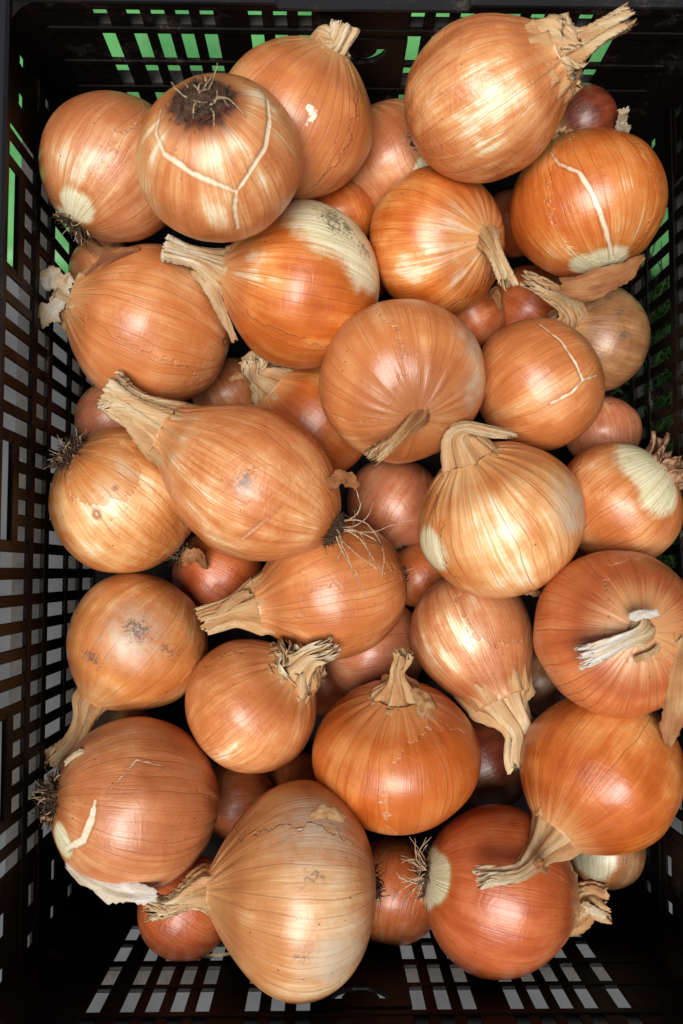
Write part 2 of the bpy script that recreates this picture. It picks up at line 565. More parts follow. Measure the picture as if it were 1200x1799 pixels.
EP = .0141
rail_end = [(.494, .504), (.521, .527), (.556, .561), (.586, .594), (.621, .627), (.652, .712)]
XO = -.005
left_cols = [-.0656 - XO, -.0513 - XO, -.0371 - XO]
right_cols = [.0277 - XO, .0419 - XO, .0561 - XO]
def arc_plate(name, side, s0, s1, za, zb, zc, ro, ri, parent):
    """solid plate with a U-shaped slot: half ring below the centre zc"""
    cu = bpy.data.curves.new(name, 'CURVE')
    cu.dimensions = '2D'; cu.fill_mode = 'BOTH'; cu.extrude = (TH + .0004) / 2
    def sp(pts):
        s = cu.splines.new('POLY'); s.points.add(len(pts) - 1); s.use_cyclic_u = True
        for q, p_ in enumerate(pts):
            s.points[q].co = (p_[0], p_[1], 0, 1)
    sp([(s0, zb), (s1, zb), (s1, za), (s0, za)])
    cx = (s0 + s1) / 2
    arc = [(cx + ro * math.cos(t), zc + ro * math.sin(t)) for t in np.linspace(-math.pi, 0, 28)]
    arc += [(cx + ri * math.cos(t), zc + ri * math.sin(t)) for t in np.linspace(0, -math.pi, 28)]
    sp(arc)
    tmp = bpy.data.objects.new('tmp', cu); col.objects.link(tmp)
    dg = bpy.context.evaluated_depsgraph_get()
    me = bpy.data.meshes.new_from_object(tmp.evaluated_get(dg))
    bpy.data.objects.remove(tmp)
    me.name = name
    sgn = 1 if side == 'T' else -1
    for v in me.vertices:
        x, z, y = v.co.x, v.co.y, v.co.z
        v.co = (x, sgn * (HY + TH / 2 + y), z)
    me.materials.clear(); me.materials.append(M_PLASTIC)
    return link(bpy.data.objects.new(name, me), parent)

for side in 'TB':
    wall = empty('end_wall', crate)
    for a, b in rail_end:
        wall_part(wall, side, 'horizontal_rail', -HX + .001, HX - .001, zr(b), zr(a), 0, TH)
    hole = .0077
    cols = [XO + q for q in left_cols + right_cols]
    far = [-.0931 - .0139 * k for k in range(4)] + [.0826 + .0139 * k for k in range(4)]
    single = [-.1535, .1430 + .0]
    allc = sorted(cols + far + single)
    # everything between openings is bar or panel
    edges = []
    prev = -HX + .002
    for c_ in allc:
        edges.append((prev, c_ - hole / 2)); prev = c_ + hole / 2
    edges.append((prev, HX - .002))
    for s0, s1 in edges:
        if s0 < XO < s1:                   # emblem plate in the middle
            arc_plate('emblem_plate', side, s0, s1, zr(.530), zr(.5805), zr(.540), .0165, .0108, wall)
            wall_part(wall, side, 'centre_panel', s0, s1, zr(.5235), zr(.4995), .0006, TH - .0004)
            wall_part(wall, side, 'centre_panel', s0, s1, zr(.660), zr(.582), .0006, TH - .0004)
            wall_part(wall, side, 'centre_panel', s0, s1, zr(.5295), zr(.5235), .0009, TH - .0007)
        else:
            wall_part(wall, side, 'vertical_bar' if s1 - s0 < .012 else 'panel', s0, s1, zr(.660), zr(.4995), .0008, TH - .0006)
    wall_part(wall, side, 'outer_rib', -HX, HX, zr(.5265), zr(.5235), TH - .0002, .0110, M_DUSTY, .0008)
    wall_part(wall, side, 'outer_rib', -HX, HX, zr(.594), zr(.5905), TH - .0002, .0140, M_DUSTY, .0008)
    wall_part(wall, side, 'handle_lip', -.0530, .0560, zr(.4975), zr(.4915), -.0045, .020, M_PLASTIC_RIM, .0018)

# corner posts: quarter round fillets
for sx in (-1, 1):
    for sy in (-1, 1):
        r = .020
        v, f = [], []
        zs = (.004, zr(.497))
        pts = [(sx * (HX + .0016), sy * (HY + .0016))]
        for k in range(9):
            a = k / 8 * math.pi / 2
            pts.append((sx * (HX + .0012 - r + r * math.sin(a)), sy * (HY + .0012 - r + r * math.cos(a))))
        for z in zs:
            v += [(p_[0], p_[1], z) for p_ in pts]
        n = len(pts)
        for k in range(n):
            f.append((k, (k + 1) % n, n + (k + 1) % n, n + k))
        f.append(tuple(range(n))); f.append(tuple(range(n, 2 * n)))
        mesh_obj('corner_post', v, f, M_PLASTIC, crate, False)
# rim: a flange running round the top
rim = empty('rim', crate)
for side in 'LR':
    wall_part(rim, side, 'rim_bar', -HY - .022, HY + .022, zr(.4985), zr(.4925), -.0006, .022, M_PLASTIC_RIM, .0018)
for side in 'TB':
    wall_part(rim, side, 'rim_bar', -HX - .0004, HX + .0004, zr(.4988), zr(.4930), -.0004, .019, M_PLASTIC_RIM, .0018)
# floor plate with ribs
floor = box('floor_plate', -HX - .002, HX + .002, -HY - .002, HY + .002, -.004, .0005, M_PLASTIC, crate)
for k in range(9):
    x = -HX + .02 + k * (2 * HX - .04) / 8
    box('floor_rib', x - .002, x + .002, -HY + .004, HY - .004, 0, .0025, M_PLASTIC, crate)

# ------------------------------------------------------------------ onions (metres, each in its own frame: z towards the neck)
ONIONS = [
  {'id': 'A', 'label': 'onion at the far left corner with a white root end against the crate wall', 'loc': [-0.15423, 0.21146, 0.15546], 'rot': [[0.34855, 0.76504, 0.54151], [-0.20325, -0.5023, 0.84047], [0.91499, -0.403, -0.01958]], 'R': 0.0448, 'Lr': 1.02, 'Ln': 0.95, 'p': 0.2, 'pal': 'tan', 'bare': [([0.02223, -0.00561, -0.03926], 0.0119, 0.00385), ([0.0059, -0.00472, -0.04504], 0.0091, 0.0035)], 'pale': [([0.03861, -0.01504, -0.01736], 0.021, 0.0105), ([0.03952, 0.01047, -0.01869], 0.0175, 0.01225), ([0.03687, -0.00371, -0.02568], 0.0175, 0.0105)], 'root': 'crumb'},
  {'id': 'B', 'label': 'onion standing root end up, its skin split by a white Y-shaped crack', 'loc': [-0.08176, 0.18236, 0.22625], 'rot': [[0.25967, -0.95855, 0.11731], [-0.89744, -0.28439, -0.33724], [0.35662, -0.0177, -0.93408]], 'R': 0.04438, 'Lr': 0.95, 'Ln': 0.9, 'p': 0.2, 'pal': 'peach', 'pale': [([0.00795, -0.0221, -0.03577], 0.02449, 0.01377), ([0.0118, 0.01996, -0.03595], 0.01836, 0.01377), ([0.0309, 0.01121, -0.02832], 0.02142, 0.01377), ([0.03944, -0.00814, -0.01772], 0.01836, 0.01377)], 'rootdark': [([0.00817, -0.00125, -0.04142], 0.01898, 0.00612)], 'crack': [([[-0.00639, 0.02128, -0.0365], [-0.00034, 0.02392, -0.03551], [0.00446, 0.02663, -0.03346], [0.01092, 0.02589, -0.03263], [0.01642, 0.02522, -0.03099], [0.02061, 0.02245, -0.03065], [0.02432, 0.01973, -0.02988], [0.02764, 0.01703, -0.02875], [0.03062, 0.01435, -0.0273], [0.03293, 0.01119, -0.02619], [0.03496, 0.00804, -0.02482], [0.03675, 0.00488, -0.02318], [0.03871, 0.00073, -0.02061], [0.04021, -0.00346, -0.01753]], 0.00138), ([[0.04021, -0.00346, -0.01753], [0.03869, -0.00673, -0.01963], [0.03689, -0.00999, -0.02143], [0.0348, -0.01325, -0.02293], [0.03224, -0.01659, -0.02431], [0.02932, -0.01995, -0.02535], [0.02599, -0.02334, -0.026], [0.02229, -0.02521, -0.02749], [0.01816, -0.0271, -0.02858], [0.01348, -0.02904, -0.02919], [0.00739, -0.0301, -0.03017], [-0.00015, -0.03129, -0.0299]], 0.00122), ([[0.04021, -0.00346, -0.01753], [0.04163, -0.00204, -0.01449], [0.04279, -0.00061, -0.01115], [0.04412, 0.0002, -0.00452], [0.04418, 0.00103, 0.00371]], 0.00107)], 'root': 'face'},
  {'id': 'C', 'label': 'peach onion with a short pale frayed neck standing up beside the far wall', 'loc': [-0.04143, 0.23231, 0.17623], 'rot': [[-0.03792, 0.88652, 0.46114], [-0.55737, -0.40178, 0.72657], [0.8294, -0.22947, 0.50936]], 'R': 0.04649, 'Lr': 1.0, 'Ln': 0.92, 'p': 0.25, 'pal': 'peach', 'scar': [([0.04405, 0.00506, 0.01286], 0.00238, 0.00102), ([0.04497, 0.00581, 0.00944], 0.00136, 0.00102)], 'neck': [[0.00158, 0.00189, 0.04581], [-0.00178, 0.00045, 0.05665]], 'nr': [0.01113, 0.00884, 0.00884], 'npale': 0.9, 'nflat': 0.85},
  {'id': 'D', 'label': 'large glossy onion with a long thick two-tiered neck pointing to the far right corner', 'loc': [0.06532, 0.23306, 0.19677], 'rot': [[-0.30014, 0.50141, 0.81148], [-0.52077, -0.79887, 0.30099], [0.79919, -0.33226, 0.5009]], 'R': 0.0446, 'Lr': 1.02, 'Ln': 1.1, 'p': 0.5, 'pal': 'peach', 'pale': [([0.04436, -0.0042, 0.00212], 0.02787, 0.01968), ([0.03331, -0.029, -0.00635], 0.01312, 0.01148), ([0.04005, 0.01907, 0.00505], 0.0164, 0.01312)], 'dent': [([0.04167, 0.01574, -0.00235], 0.00295, 0.00098)], 'neck': [[0.00092, 0.00126, 0.05778], [-0.0033, 0.00054, 0.07257], [-0.00882, 0.00039, 0.08911]], 'nr': [0.0182, 0.01193, 0.00753, 0.00628], 'npale': 0.75, 'nflat': 0.9, 'sheath': 0.42, 'wrinkle': 1.6, 'root': 'edge'},
  {'id': 'E', 'label': 'orange onion by the right wall with a pale crack and torn brown root skirt', 'loc': [0.13868, 0.19329, 0.14739], 'rot': [[-0.34773, 0.89878, -0.26698], [-0.1047, 0.24574, 0.96366], [0.93173, 0.36305, 0.00865]], 'R': 0.04827, 'Lr': 0.93, 'Ln': 0.92, 'p': 0.15, 'pal': 'orange', 'bare': [([0.01374, 0.00021, -0.04304], 0.01573, 0.00322), ([0.01756, -0.01006, -0.04076], 0.01073, 0.00322)], 'pale': [([0.04143, 0.00361, -0.0228], 0.02682, 0.01788), ([0.04003, 0.02011, -0.01672], 0.01609, 0.0143), ([0.03229, -0.005, -0.03305], 0.02146, 0.0143)], 'crack': [([[0.03551, -0.01146, 0.02818], [0.04125, -0.00982, 0.02123], [0.0446, -0.00825, 0.0152], [0.04696, -0.00346, 0.0098], [0.04796, 0.00127, 0.0049], [0.0482, 0.00252, -0.00057], [0.04772, 0.00377, -0.0058], [0.04658, 0.00502, -0.01084], [0.04507, 0.00531, -0.01531], [0.04304, 0.0056, -0.01965], [0.04045, 0.00591, -0.02387], [0.03724, 0.00622, -0.02798], [0.0324, 0.00603, -0.0328], [0.0261, 0.00585, -0.03737], [0.0174, 0.00569, -0.04154]], 0.00143)], 'flap': [{'pts': [[0.02506, -0.0278, -0.05002], [0.02223, -0.01017, -0.05482], [0.01359, 0.00907, -0.05216], [0.00479, 0.02361, -0.0447]], 'w': [0.00858, 0.01645, 0.0143, 0.00286], 'tone': 0.26, 'curl': 0.35, 'up': [0.9613, -0.0, -0.2756]}], 'root': 'edge'},
  {'id': 'F', 'label': 'round onion with a short bent neck stub pointing down between two onions', 'loc': [0.04631, 0.17027, 0.13969], 'rot': [[-0.74988, 0.07557, 0.65724], [-0.27353, -0.93998, -0.20401], [0.60237, -0.33276, 0.72555]], 'R': 0.04577, 'Lr': 0.9, 'Ln': 0.86, 'p': 0.1, 'pal': 'orange', 'pale': [([0.0289, 0.00443, 0.03028], 0.02522, 0.01802), ([0.041, 0.00804, 0.01607], 0.01982, 0.01802), ([0.02179, -0.0096, 0.03361], 0.01802, 0.01441)], 'neck': [[0.00918, 0.00846, 0.05347], [0.00547, 0.02811, 0.06094]], 'nr': [0.00754, 0.00651, 0.00583], 'npale': 0.75, 'nflat': 0.9},
  {'id': 'G', 'label': 'round flattish onion in the middle with a shrivelled brown neck lying on it', 'loc': [0.02042, 0.07465, 0.16815], 'rot': [[-0.40387, -0.90162, 0.15484], [0.65045, -0.40203, -0.64442], [0.64327, -0.15955, 0.74883]], 'R': 0.04979, 'Lr': 0.9, 'Ln': 0.8, 'p': 0, 'pal': 'peach', 'grey': [([0.01213, -0.04625, 0.01112], 0.01185, 0.01016), ([-0.00715, -0.03711, 0.02593], 0.01016, 0.01016)], 'neck': [[0.00355, 0.0117, 0.05276], [0.0028, 0.02164, 0.05735], [0.00218, 0.03333, 0.05956]], 'nr': [0.00543, 0.00543, 0.00767, 0.0083], 'npale': 0.62, 'nflat': 0.4, 'neckdark': 0.7, 'nt0': 0.15, 'rag': 0.18},
  {'id': 'H', 'label': 'onion with a bare greenish white shoulder spotted black and a cut pale neck pointing left', 'loc': [-0.04056, 0.13959, 0.14695], 'rot': [[0.1277, 0.20242, -0.97094], [-0.31755, 0.93576, 0.15332], [0.9396, 0.28874, 0.18378]], 'R': 0.05093, 'Lr': 0.96, 'Ln': 0.98, 'p': 0.45, 'pal': 'orange', 'bare': [([0.02375, 0.04367, -0.01061], 0.03183, 0.00707), ([0.02878, 0.0252, -0.03227], 0.02263, 0.00637), ([0.00994, 0.00447, -0.04776], 0.01485, 0.00495)], 'pale': [([0.03741, 0.00181, 0.03382], 0.02122, 0.01273)], 'mould': [([0.0287, 0.04123, -0.00802], 0.00778, 0.00106), ([0.02815, 0.03842, -0.0173], 0.00495, 0.00106), ([0.02333, 0.04514, 0.0034], 0.00318, 0.00106), ([0.02903, 0.02799, -0.02986], 0.00354, 0.00106)], 'neck': [[0.00488, 0.00303, 0.06194], [0.00591, 0.00363, 0.07471], [0.00793, 0.00393, 0.08553]], 'nr': [0.01182, 0.00835, 0.00765, 0.00765], 'flap': [{'pts': [[0.0012, -0.00374, 0.06492], [0.00629, -0.01516, 0.05287], [0.00358, -0.02871, 0.04233], [0.00024, -0.04137, 0.03387]], 'w': [0.00849, 0.0092, 0.00707, 0.00495], 'tone': 0.75, 'curl': 0.9, 'up': [0.9945, 0.0, 0.1045]}], 'npale': 1.0, 'nflat': 0.9, 'nt0': 0.55, 'rag': 0.07},
  {'id': 'I', 'label': 'large tan onion against the left wall with crumpled white paper at its neck', 'loc': [-0.14047, 0.12003, 0.12446], 'rot': [[0.25036, 0.3315, -0.90963], [-0.27402, 0.92539, 0.26183], [0.92856, 0.18371, 0.32252]], 'R': 0.05118, 'Lr': 1.08, 'Ln': 0.96, 'p': 0.3, 'pal': 'peach', 'ring': [([0.0255, 0.00766, -0.04721], 0.00329, 0.0011)], 'neck': [[0.00387, -0.00033, 0.05388], [0.00473, -0.00057, 0.0594]], 'nr': [0.01423, 0.00925, 0.00712], 'flap': [{'pts': [[0.00898, 0.00654, 0.05095], [0.00833, 0.00772, 0.06038], [-0.00082, 0.00576, 0.07192]], 'w': [0.01243, 0.01462, 0.00731], 'tone': 1.0, 'curl': 0.5, 'up': [0.9976, -0.0, 0.0698]}, {'pts': [[0.00947, -0.00084, 0.05223], [0.00901, -0.0115, 0.05743], [0.00327, -0.02213, 0.06218]], 'w': [0.00877, 0.01316, 0.00585], 'tone': 1.05, 'curl': 0.5, 'up': [0.9976, -0.0, 0.0698]}, {'pts': [[0.01557, 0.01622, 0.04407], [0.02416, 0.033, 0.03197], [0.02184, 0.04305, 0.01917]], 'w': [0.00292, 0.00804, 0.00292], 'tone': 0.15, 'curl': 0.7, 'up': [0.9976, -0.0, 0.0698]}], 'npale': 0.8, 'nflat': 0.8},
  {'id': 'J', 'label': 'onion right of the middle with a thin pale forked crack near its right side', 'loc': [0.10946, 0.08135, 0.132], 'rot': [[-0.13553, -0.51972, -0.84352], [-0.14449, 0.85264, -0.50212], [0.98018, 0.05383, -0.19065]], 'R': 0.04311, 'Lr': 0.95, 'Ln': 0.92, 'p': 0.1, 'pal': 'peach', 'crack': [([[0.01573, 0.03571, -0.0174], [0.02448, 0.03011, -0.01783], [0.02915, 0.02484, -0.0188], [0.03203, 0.01971, -0.02001], [0.03372, 0.01467, -0.02137], [0.03572, 0.0093, -0.02116], [0.03674, 0.00397, -0.02109], [0.03689, -0.00134, -0.02114], [0.03677, -0.00644, -0.02048], [0.03584, -0.01156, -0.01993], [0.03214, -0.01258, -0.02454], [0.02661, -0.01365, -0.0295]], 0.00082), ([[0.03584, -0.01156, -0.01993], [0.03789, -0.01304, -0.0151], [0.03907, -0.01454, -0.01041], [0.04055, -0.01406, -0.00379], [0.0408, -0.01362, 0.00269]], 0.00091)]},
  {'id': 'K', 'label': 'drab mould-flecked onion half hidden by the right wall with a split straw neck', 'loc': [0.16145, 0.12261, 0.08804], 'rot': [[0.35146, 0.24408, -0.90383], [-0.38155, 0.91895, 0.09979], [0.85492, 0.30978, 0.4161]], 'R': 0.03642, 'Lr': 0.95, 'Ln': 0.85, 'p': 0.1, 'pal': 'drab', 'mould': [([0.02658, 0.02081, 0.01161], 0.00392, 0.00117), ([0.0351, 0.00636, 0.00624], 0.00313, 0.00117), ([0.01775, 0.02388, 0.01785], 0.00313, 0.00117)], 'neck': [[0.01399, 0.01334, 0.03742], [0.01097, 0.02097, 0.05633], [0.00653, 0.02382, 0.07661]], 'nr': [0.01304, 0.00997, 0.0069, 0.00537], 'flap': [{'pts': [[0.00548, 0.00886, 0.02647], [0.00716, 0.02054, 0.02659], [0.00685, 0.02943, 0.02895]], 'w': [0.00861, 0.00861, 0.00548], 'tone': 0.6, 'curl': 0.9, 'up': [0.788, 0.0, 0.6157]}], 'npale': 0.7, 'nflat': 0.8, 'rag': 0.24},
  {'id': 'L', 'label': 'longest onion, lying diagonally with a wide torn neck and pale stringy roots', 'loc': [-0.06878, 0.01601, 0.16434], 'rot': [[-0.11773, 0.49689, -0.85979], [0.01546, 0.86663, 0.49872], [0.99293, 0.04542, -0.10971]], 'R': 0.04525, 'Lr': 1.32, 'Ln': 1.3, 'p': 0.75, 'pal': 'peach', 'pale': [([0.041, -0.01216, 0.01923], 0.02702, 0.01857), ([0.02971, -0.00574, 0.04374], 0.02026, 0.0152), ([0.03972, -0.02117, -0.00616], 0.02026, 0.01689), ([0.02657, -0.00765, -0.04728], 0.01283, 0.00675), ([0.03485, -0.01849, -0.02927], 0.01013, 0.00743)], 'mould': [([0.0448, -0.00208, -0.00792], 0.00405, 0.00101)], 'rootdark': [([-0.00404, 0.0016, -0.05946], 0.01283, 0.0054)], 'crack': [([[0.03503, 0.01297, -0.03371], [0.03678, 0.00849, -0.03295], [0.03795, 0.00405, -0.03209], [0.03861, -0.00037, -0.03115], [0.03879, -0.00478, -0.03011], [0.03848, -0.0092, -0.02898], [0.038, -0.01342, -0.02718], [0.037, -0.01767, -0.02527], [0.03543, -0.02196, -0.02324], [0.03318, -0.02632, -0.02106], [0.03002, -0.03077, -0.01867]], 0.00118)], 'neck': [[0.00705, 0.00212, 0.08529], [0.01191, 0.00199, 0.102]], 'nr': [0.01848, 0.01369, 0.01232], 'flap': [{'pts': [[0.01778, 0.0203, -0.04285], [0.01484, 0.02807, -0.04931], [0.00915, 0.02812, -0.05816]], 'w': [0.00675, 0.00878, 0.0054], 'tone': 0.2, 'curl': 0.4, 'up': [0.9744, 0.0, -0.225]}], 'npale': 0.85, 'nflat': 0.8, 'wrinkle': 1.3, 'root': 'hairy', 'pr': 0.22},
  {'id': 'M', 'label': 'onion by the left wall with a dark root tuft and one small brown-ringed spot', 'loc': [-0.15152, 0.00686, 0.12273], 'rot': [[0.40169, -0.65328, 0.64177], [-0.25103, -0.7525, -0.60887], [0.8807, 0.08347, -0.46627]], 'R': 0.04706, 'Lr': 1.0, 'Ln': 0.95, 'p': 0.1, 'pal': 'straw', 'pale': [([0.04272, 0.01142, -0.01611], 0.02896, 0.01991), ([0.04432, -0.01163, -0.01076], 0.02172, 0.0181)], 'layer': [([0.03081, -0.00523, -0.03519], 0.02245, 0.00072)], 'ring': [([0.03951, 0.01652, -0.01953], 0.00326, 0.00109), ([0.04145, -0.00183, -0.02221], 0.00181, 0.00109)], 'wrinkle': 1.2, 'root': 'tuft'},
  {'id': 'N', 'label': 'onion lying under the longest onion with a papery neck pointing left', 'loc': [-0.02112, -0.04884, 0.11856], 'rot': [[0.12828, -0.2246, -0.96597], [0.05042, 0.97424, -0.21982], [0.99046, -0.0205, 0.1363]], 'R': 0.04512, 'Lr': 1.08, 'Ln': 1.08, 'p': 0.65, 'pal': 'peach', 'neck': [[0.00042, 0.00053, 0.05993], [0.00035, -0.00117, 0.07299], [0.00029, -0.00285, 0.08594]], 'nr': [0.01579, 0.0122, 0.00933, 0.00718], 'flap': [{'pts': [[0.01271, 0.00986, 0.05119], [0.01238, 0.00578, 0.06457], [0.00799, 0.00179, 0.07496]], 'w': [0.00582, 0.00728, 0.00364], 'tone': 0.6, 'curl': 0.8, 'up': [0.9903, 0.0, 0.1392]}], 'npale': 0.6, 'nflat': 0.7, 'root': 'edge'},
  {'id': 'O', 'label': 'striped golden onion with a neck folded over to the right like a cap', 'loc': [0.07994, -0.00431, 0.15612], 'rot': [[0.00502, 0.88251, -0.47027], [-0.42024, 0.42859, 0.79982], [0.9074, 0.19361, 0.37302]], 'R': 0.05052, 'Lr': 0.95, 'Ln': 0.86, 'p': 0.25, 'pal': 'straw', 'bare': [([0.02113, -0.0444, 0.00996], 0.01375, 0.00481)], 'pale': [([0.04182, -0.00713, 0.02358], 0.02749, 0.0189), ([0.02254, -0.00954, 0.038], 0.0189, 0.01546), ([0.04419, 0.02441, -0.00183], 0.0189, 0.01375), ([0.05026, -0.00355, -0.00341], 0.02062, 0.01546)], 'grey': [([0.02909, 0.04125, -0.00198], 0.01718, 0.01031)], 'neck': [[0.00504, 0.00011, 0.05981], [0.00957, 0.00643, 0.06254], [0.01174, 0.01619, 0.05502], [0.01106, 0.02808, 0.04542]], 'nr': [0.01406, 0.00904, 0.00737, 0.00603, 0.00234], 'npale': 0.8, 'nflat': 0.6, 'veins': 1.5, 'pleat': 1.8},
  {'id': 'P', 'label': 'onion against the right wall with a greenish white end and big scaly root tuft', 'loc': [0.15938, 0.00554, 0.13644], 'rot': [[-0.28004, -0.6002, -0.74923], [-0.0497, 0.78847, -0.61306], [0.9587, -0.13444, -0.25063]], 'R': 0.03963, 'Lr': 0.9, 'Ln': 0.95, 'p': 0.1, 'pal': 'peach', 'bare': [([0.02272, 0.00803, -0.02832], 0.02142, 0.00571), ([0.03008, -0.00829, -0.02199], 0.01607, 0.005)], 'pale': [([0.03291, 0.02207, -0.00075], 0.01428, 0.01071)], 'veins': 1.3, 'root': 'scaly'},
  {'id': 'Q', 'label': 'reddish onion at the right edge facing up with white twisted neck stubs', 'loc': [0.14385, -0.0726, 0.178], 'rot': [[-0.99663, 0.08186, 0.00552], [-0.081, -0.99241, 0.09249], [0.01304, 0.09173, 0.9957]], 'R': 0.04824, 'Lr': 0.9, 'Ln': 0.8, 'p': 0, 'pal': 'red', 'layer': [([-0.01606, -0.01685, 0.0338], 0.03118, 0.00098), ([-0.00143, -0.00248, 0.03853], 0.01969, 0.00098)], 'neck': [[0.00362, 0.00268, 0.0439], [0.01823, 0.00748, 0.0475], [0.03764, 0.01088, 0.04625]], 'nr': [0.00731, 0.00518, 0.00518, 0.00609], 'flap': [{'pts': [[-0.02352, 0.00695, 0.03888], [-0.01987, 0.0263, 0.03327], [-0.02058, 0.04523, 0.01813], [-0.01978, 0.06556, 0.00271]], 'w': [0.01444, 0.02166, 0.01969, 0.00394], 'tone': 0.42, 'curl': 0.5, 'up': [0.309, 0.0, 0.9511]}, {'pts': [[0.00891, -0.00748, 0.04823], [0.0022, -0.00829, 0.05105], [-0.00652, -0.00819, 0.05038]], 'w': [0.00394, 0.00558, 0.00492], 'tone': 1.25, 'curl': 0.6, 'up': [0.309, 0.0, 0.9511]}, {'pts': [[0.00655, 0.01497, 0.04139], [-0.00085, 0.01261, 0.04301], [-0.00695, 0.00864, 0.04288]], 'w': [0.00328, 0.00394, 0.00263], 'tone': 0.6, 'curl': 0.4, 'up': [0.309, 0.0, 0.9511]}], 'npale': 1.15, 'nflat': 0.5, 'veins': 1.4},
  {'id': 'R', 'label': 'pear-shaped onion whose long thick neck points down to a cut white end', 'loc': [0.0681, -0.07515, 0.11583], 'rot': [[-0.22253, -0.90294, 0.36768], [0.21939, -0.41384, -0.88352], [0.94992, -0.11594, 0.29019]], 'R': 0.03911, 'Lr': 0.95, 'Ln': 1.25, 'p': 0.65, 'pal': 'tan', 'pale': [([0.03572, 0.01523, 0.00587], 0.02193, 0.01462), ([0.03684, -0.01295, -0.00206], 0.01645, 0.01279)], 'layer': [([0.03084, -0.02394, -0.0021], 0.02559, 0.0011)], 'neck': [[0.00037, 0.00036, 0.05716], [-0.00436, 0.00223, 0.07291], [-0.00877, 0.00358, 0.08994]], 'nr': [0.01847, 0.01492, 0.01208, 0.01172], 'npale': 0.85, 'nflat': 0.85},
  {'id': 'S', 'label': 'straw-coloured grey-smudged onion by the left wall with a thin neck pointing down left', 'loc': [-0.14671, -0.08343, 0.108], 'rot': [[0.19684, -0.79236, -0.57743], [0.07475, 0.59937, -0.79698], [0.97758, 0.11371, 0.17721]], 'R': 0.04558, 'Lr': 0.98, 'Ln': 1.0, 'p': 0.5, 'pal': 'straw', 'mould': [([0.04476, 0.00518, -0.00669], 0.00588, 0.0011), ([0.04059, -0.01848, -0.0092], 0.00331, 0.0011), ([0.0344, 0.01677, 0.02475], 0.00368, 0.0011)], 'grey': [([0.04493, 0.00683, -0.00338], 0.01654, 0.0147)], 'neck': [[-0.00242, -0.00265, 0.05636], [-0.006, -0.00517, 0.0756], [-0.00927, -0.00636, 0.0931]], 'nr': [0.00938, 0.00722, 0.00794, 0.00866], 'npale': 0.65, 'nflat': 0.6},
  {'id': 'T', 'label': 'small onion with a ragged stubby straw neck raised to the upper right', 'loc': [-0.07008, -0.12003, 0.128], 'rot': [[-0.31727, 0.63895, 0.70077], [-0.19174, -0.76691, 0.61245], [0.92875, 0.05995, 0.36583]], 'R': 0.0422, 'Lr': 0.95, 'Ln': 0.92, 'p': 0.35, 'pal': 'peach', 'pale': [([0.03706, 0.02011, -0.00174], 0.01596, 0.01241)], 'neck': [[0.00851, 0.00305, 0.05267], [0.00696, 0.00322, 0.07349]], 'nr': [0.01527, 0.00972, 0.00729], 'npale': 0.85, 'nflat': 0.85, 'sheath': 0.35, 'rag': 0.24},  # its pale patch is a sheen painted on the lower side
  {'id': 'U', 'label': 'bright orange squat onion in the front centre with an upright thin neck', 'loc': [0.01833, -0.14748, 0.136], 'rot': [[-0.09321, 0.99565, 0.00108], [-0.42489, -0.04076, 0.90433], [0.90043, 0.08384, 0.42684]], 'R': 0.05174, 'Lr': 0.88, 'Ln': 0.78, 'p': 0.15, 'pal': 'orange', 'layer': [([0.04089, 0.03171, 0.00063], 0.03846, 0.0007)], 'neck': [[0.0067, 0.00169, 0.05835], [0.00873, 0.00242, 0.07703]], 'nr': [0.01362, 0.00579, 0.00579], 'flap': [{'pts': [[0.02056, 0.00934, 0.05903], [0.0287, 0.01465, 0.05441], [0.03436, 0.01678, 0.04817]], 'w': [0.0042, 0.01119, 0.00839], 'tone': 0.45, 'curl': 0.5, 'up': [0.809, 0.0, 0.5878]}], 'npale': 0.6, 'nflat': 0.8, 'veins': 1.1, 'specks': 1.6},
  {'id': 'V', 'label': 'orange onion at the front right with a frayed white neck bent to the left', 'loc': [0.13814, -0.15894, 0.152], 'rot': [[-0.0509, -0.74461, -0.66555], [0.46378, 0.57258, -0.67606], [0.88449, -0.34308, 0.31619]], 'R': 0.04804, 'Lr': 1.08, 'Ln': 0.95, 'p': 0.4, 'pal': 'orange', 'neck': [[0.00692, 0.00146, 0.05962], [0.01921, 0.00419, 0.07674], [0.02621, 0.01119, 0.08954], [0.02638, 0.0193, 0.09971]], 'nr': [0.01387, 0.00859, 0.00627, 0.00561, 0.0066], 'npale': 0.9, 'nflat': 0.6, 'wrinkle': 0.6, 'rag': 0.18},
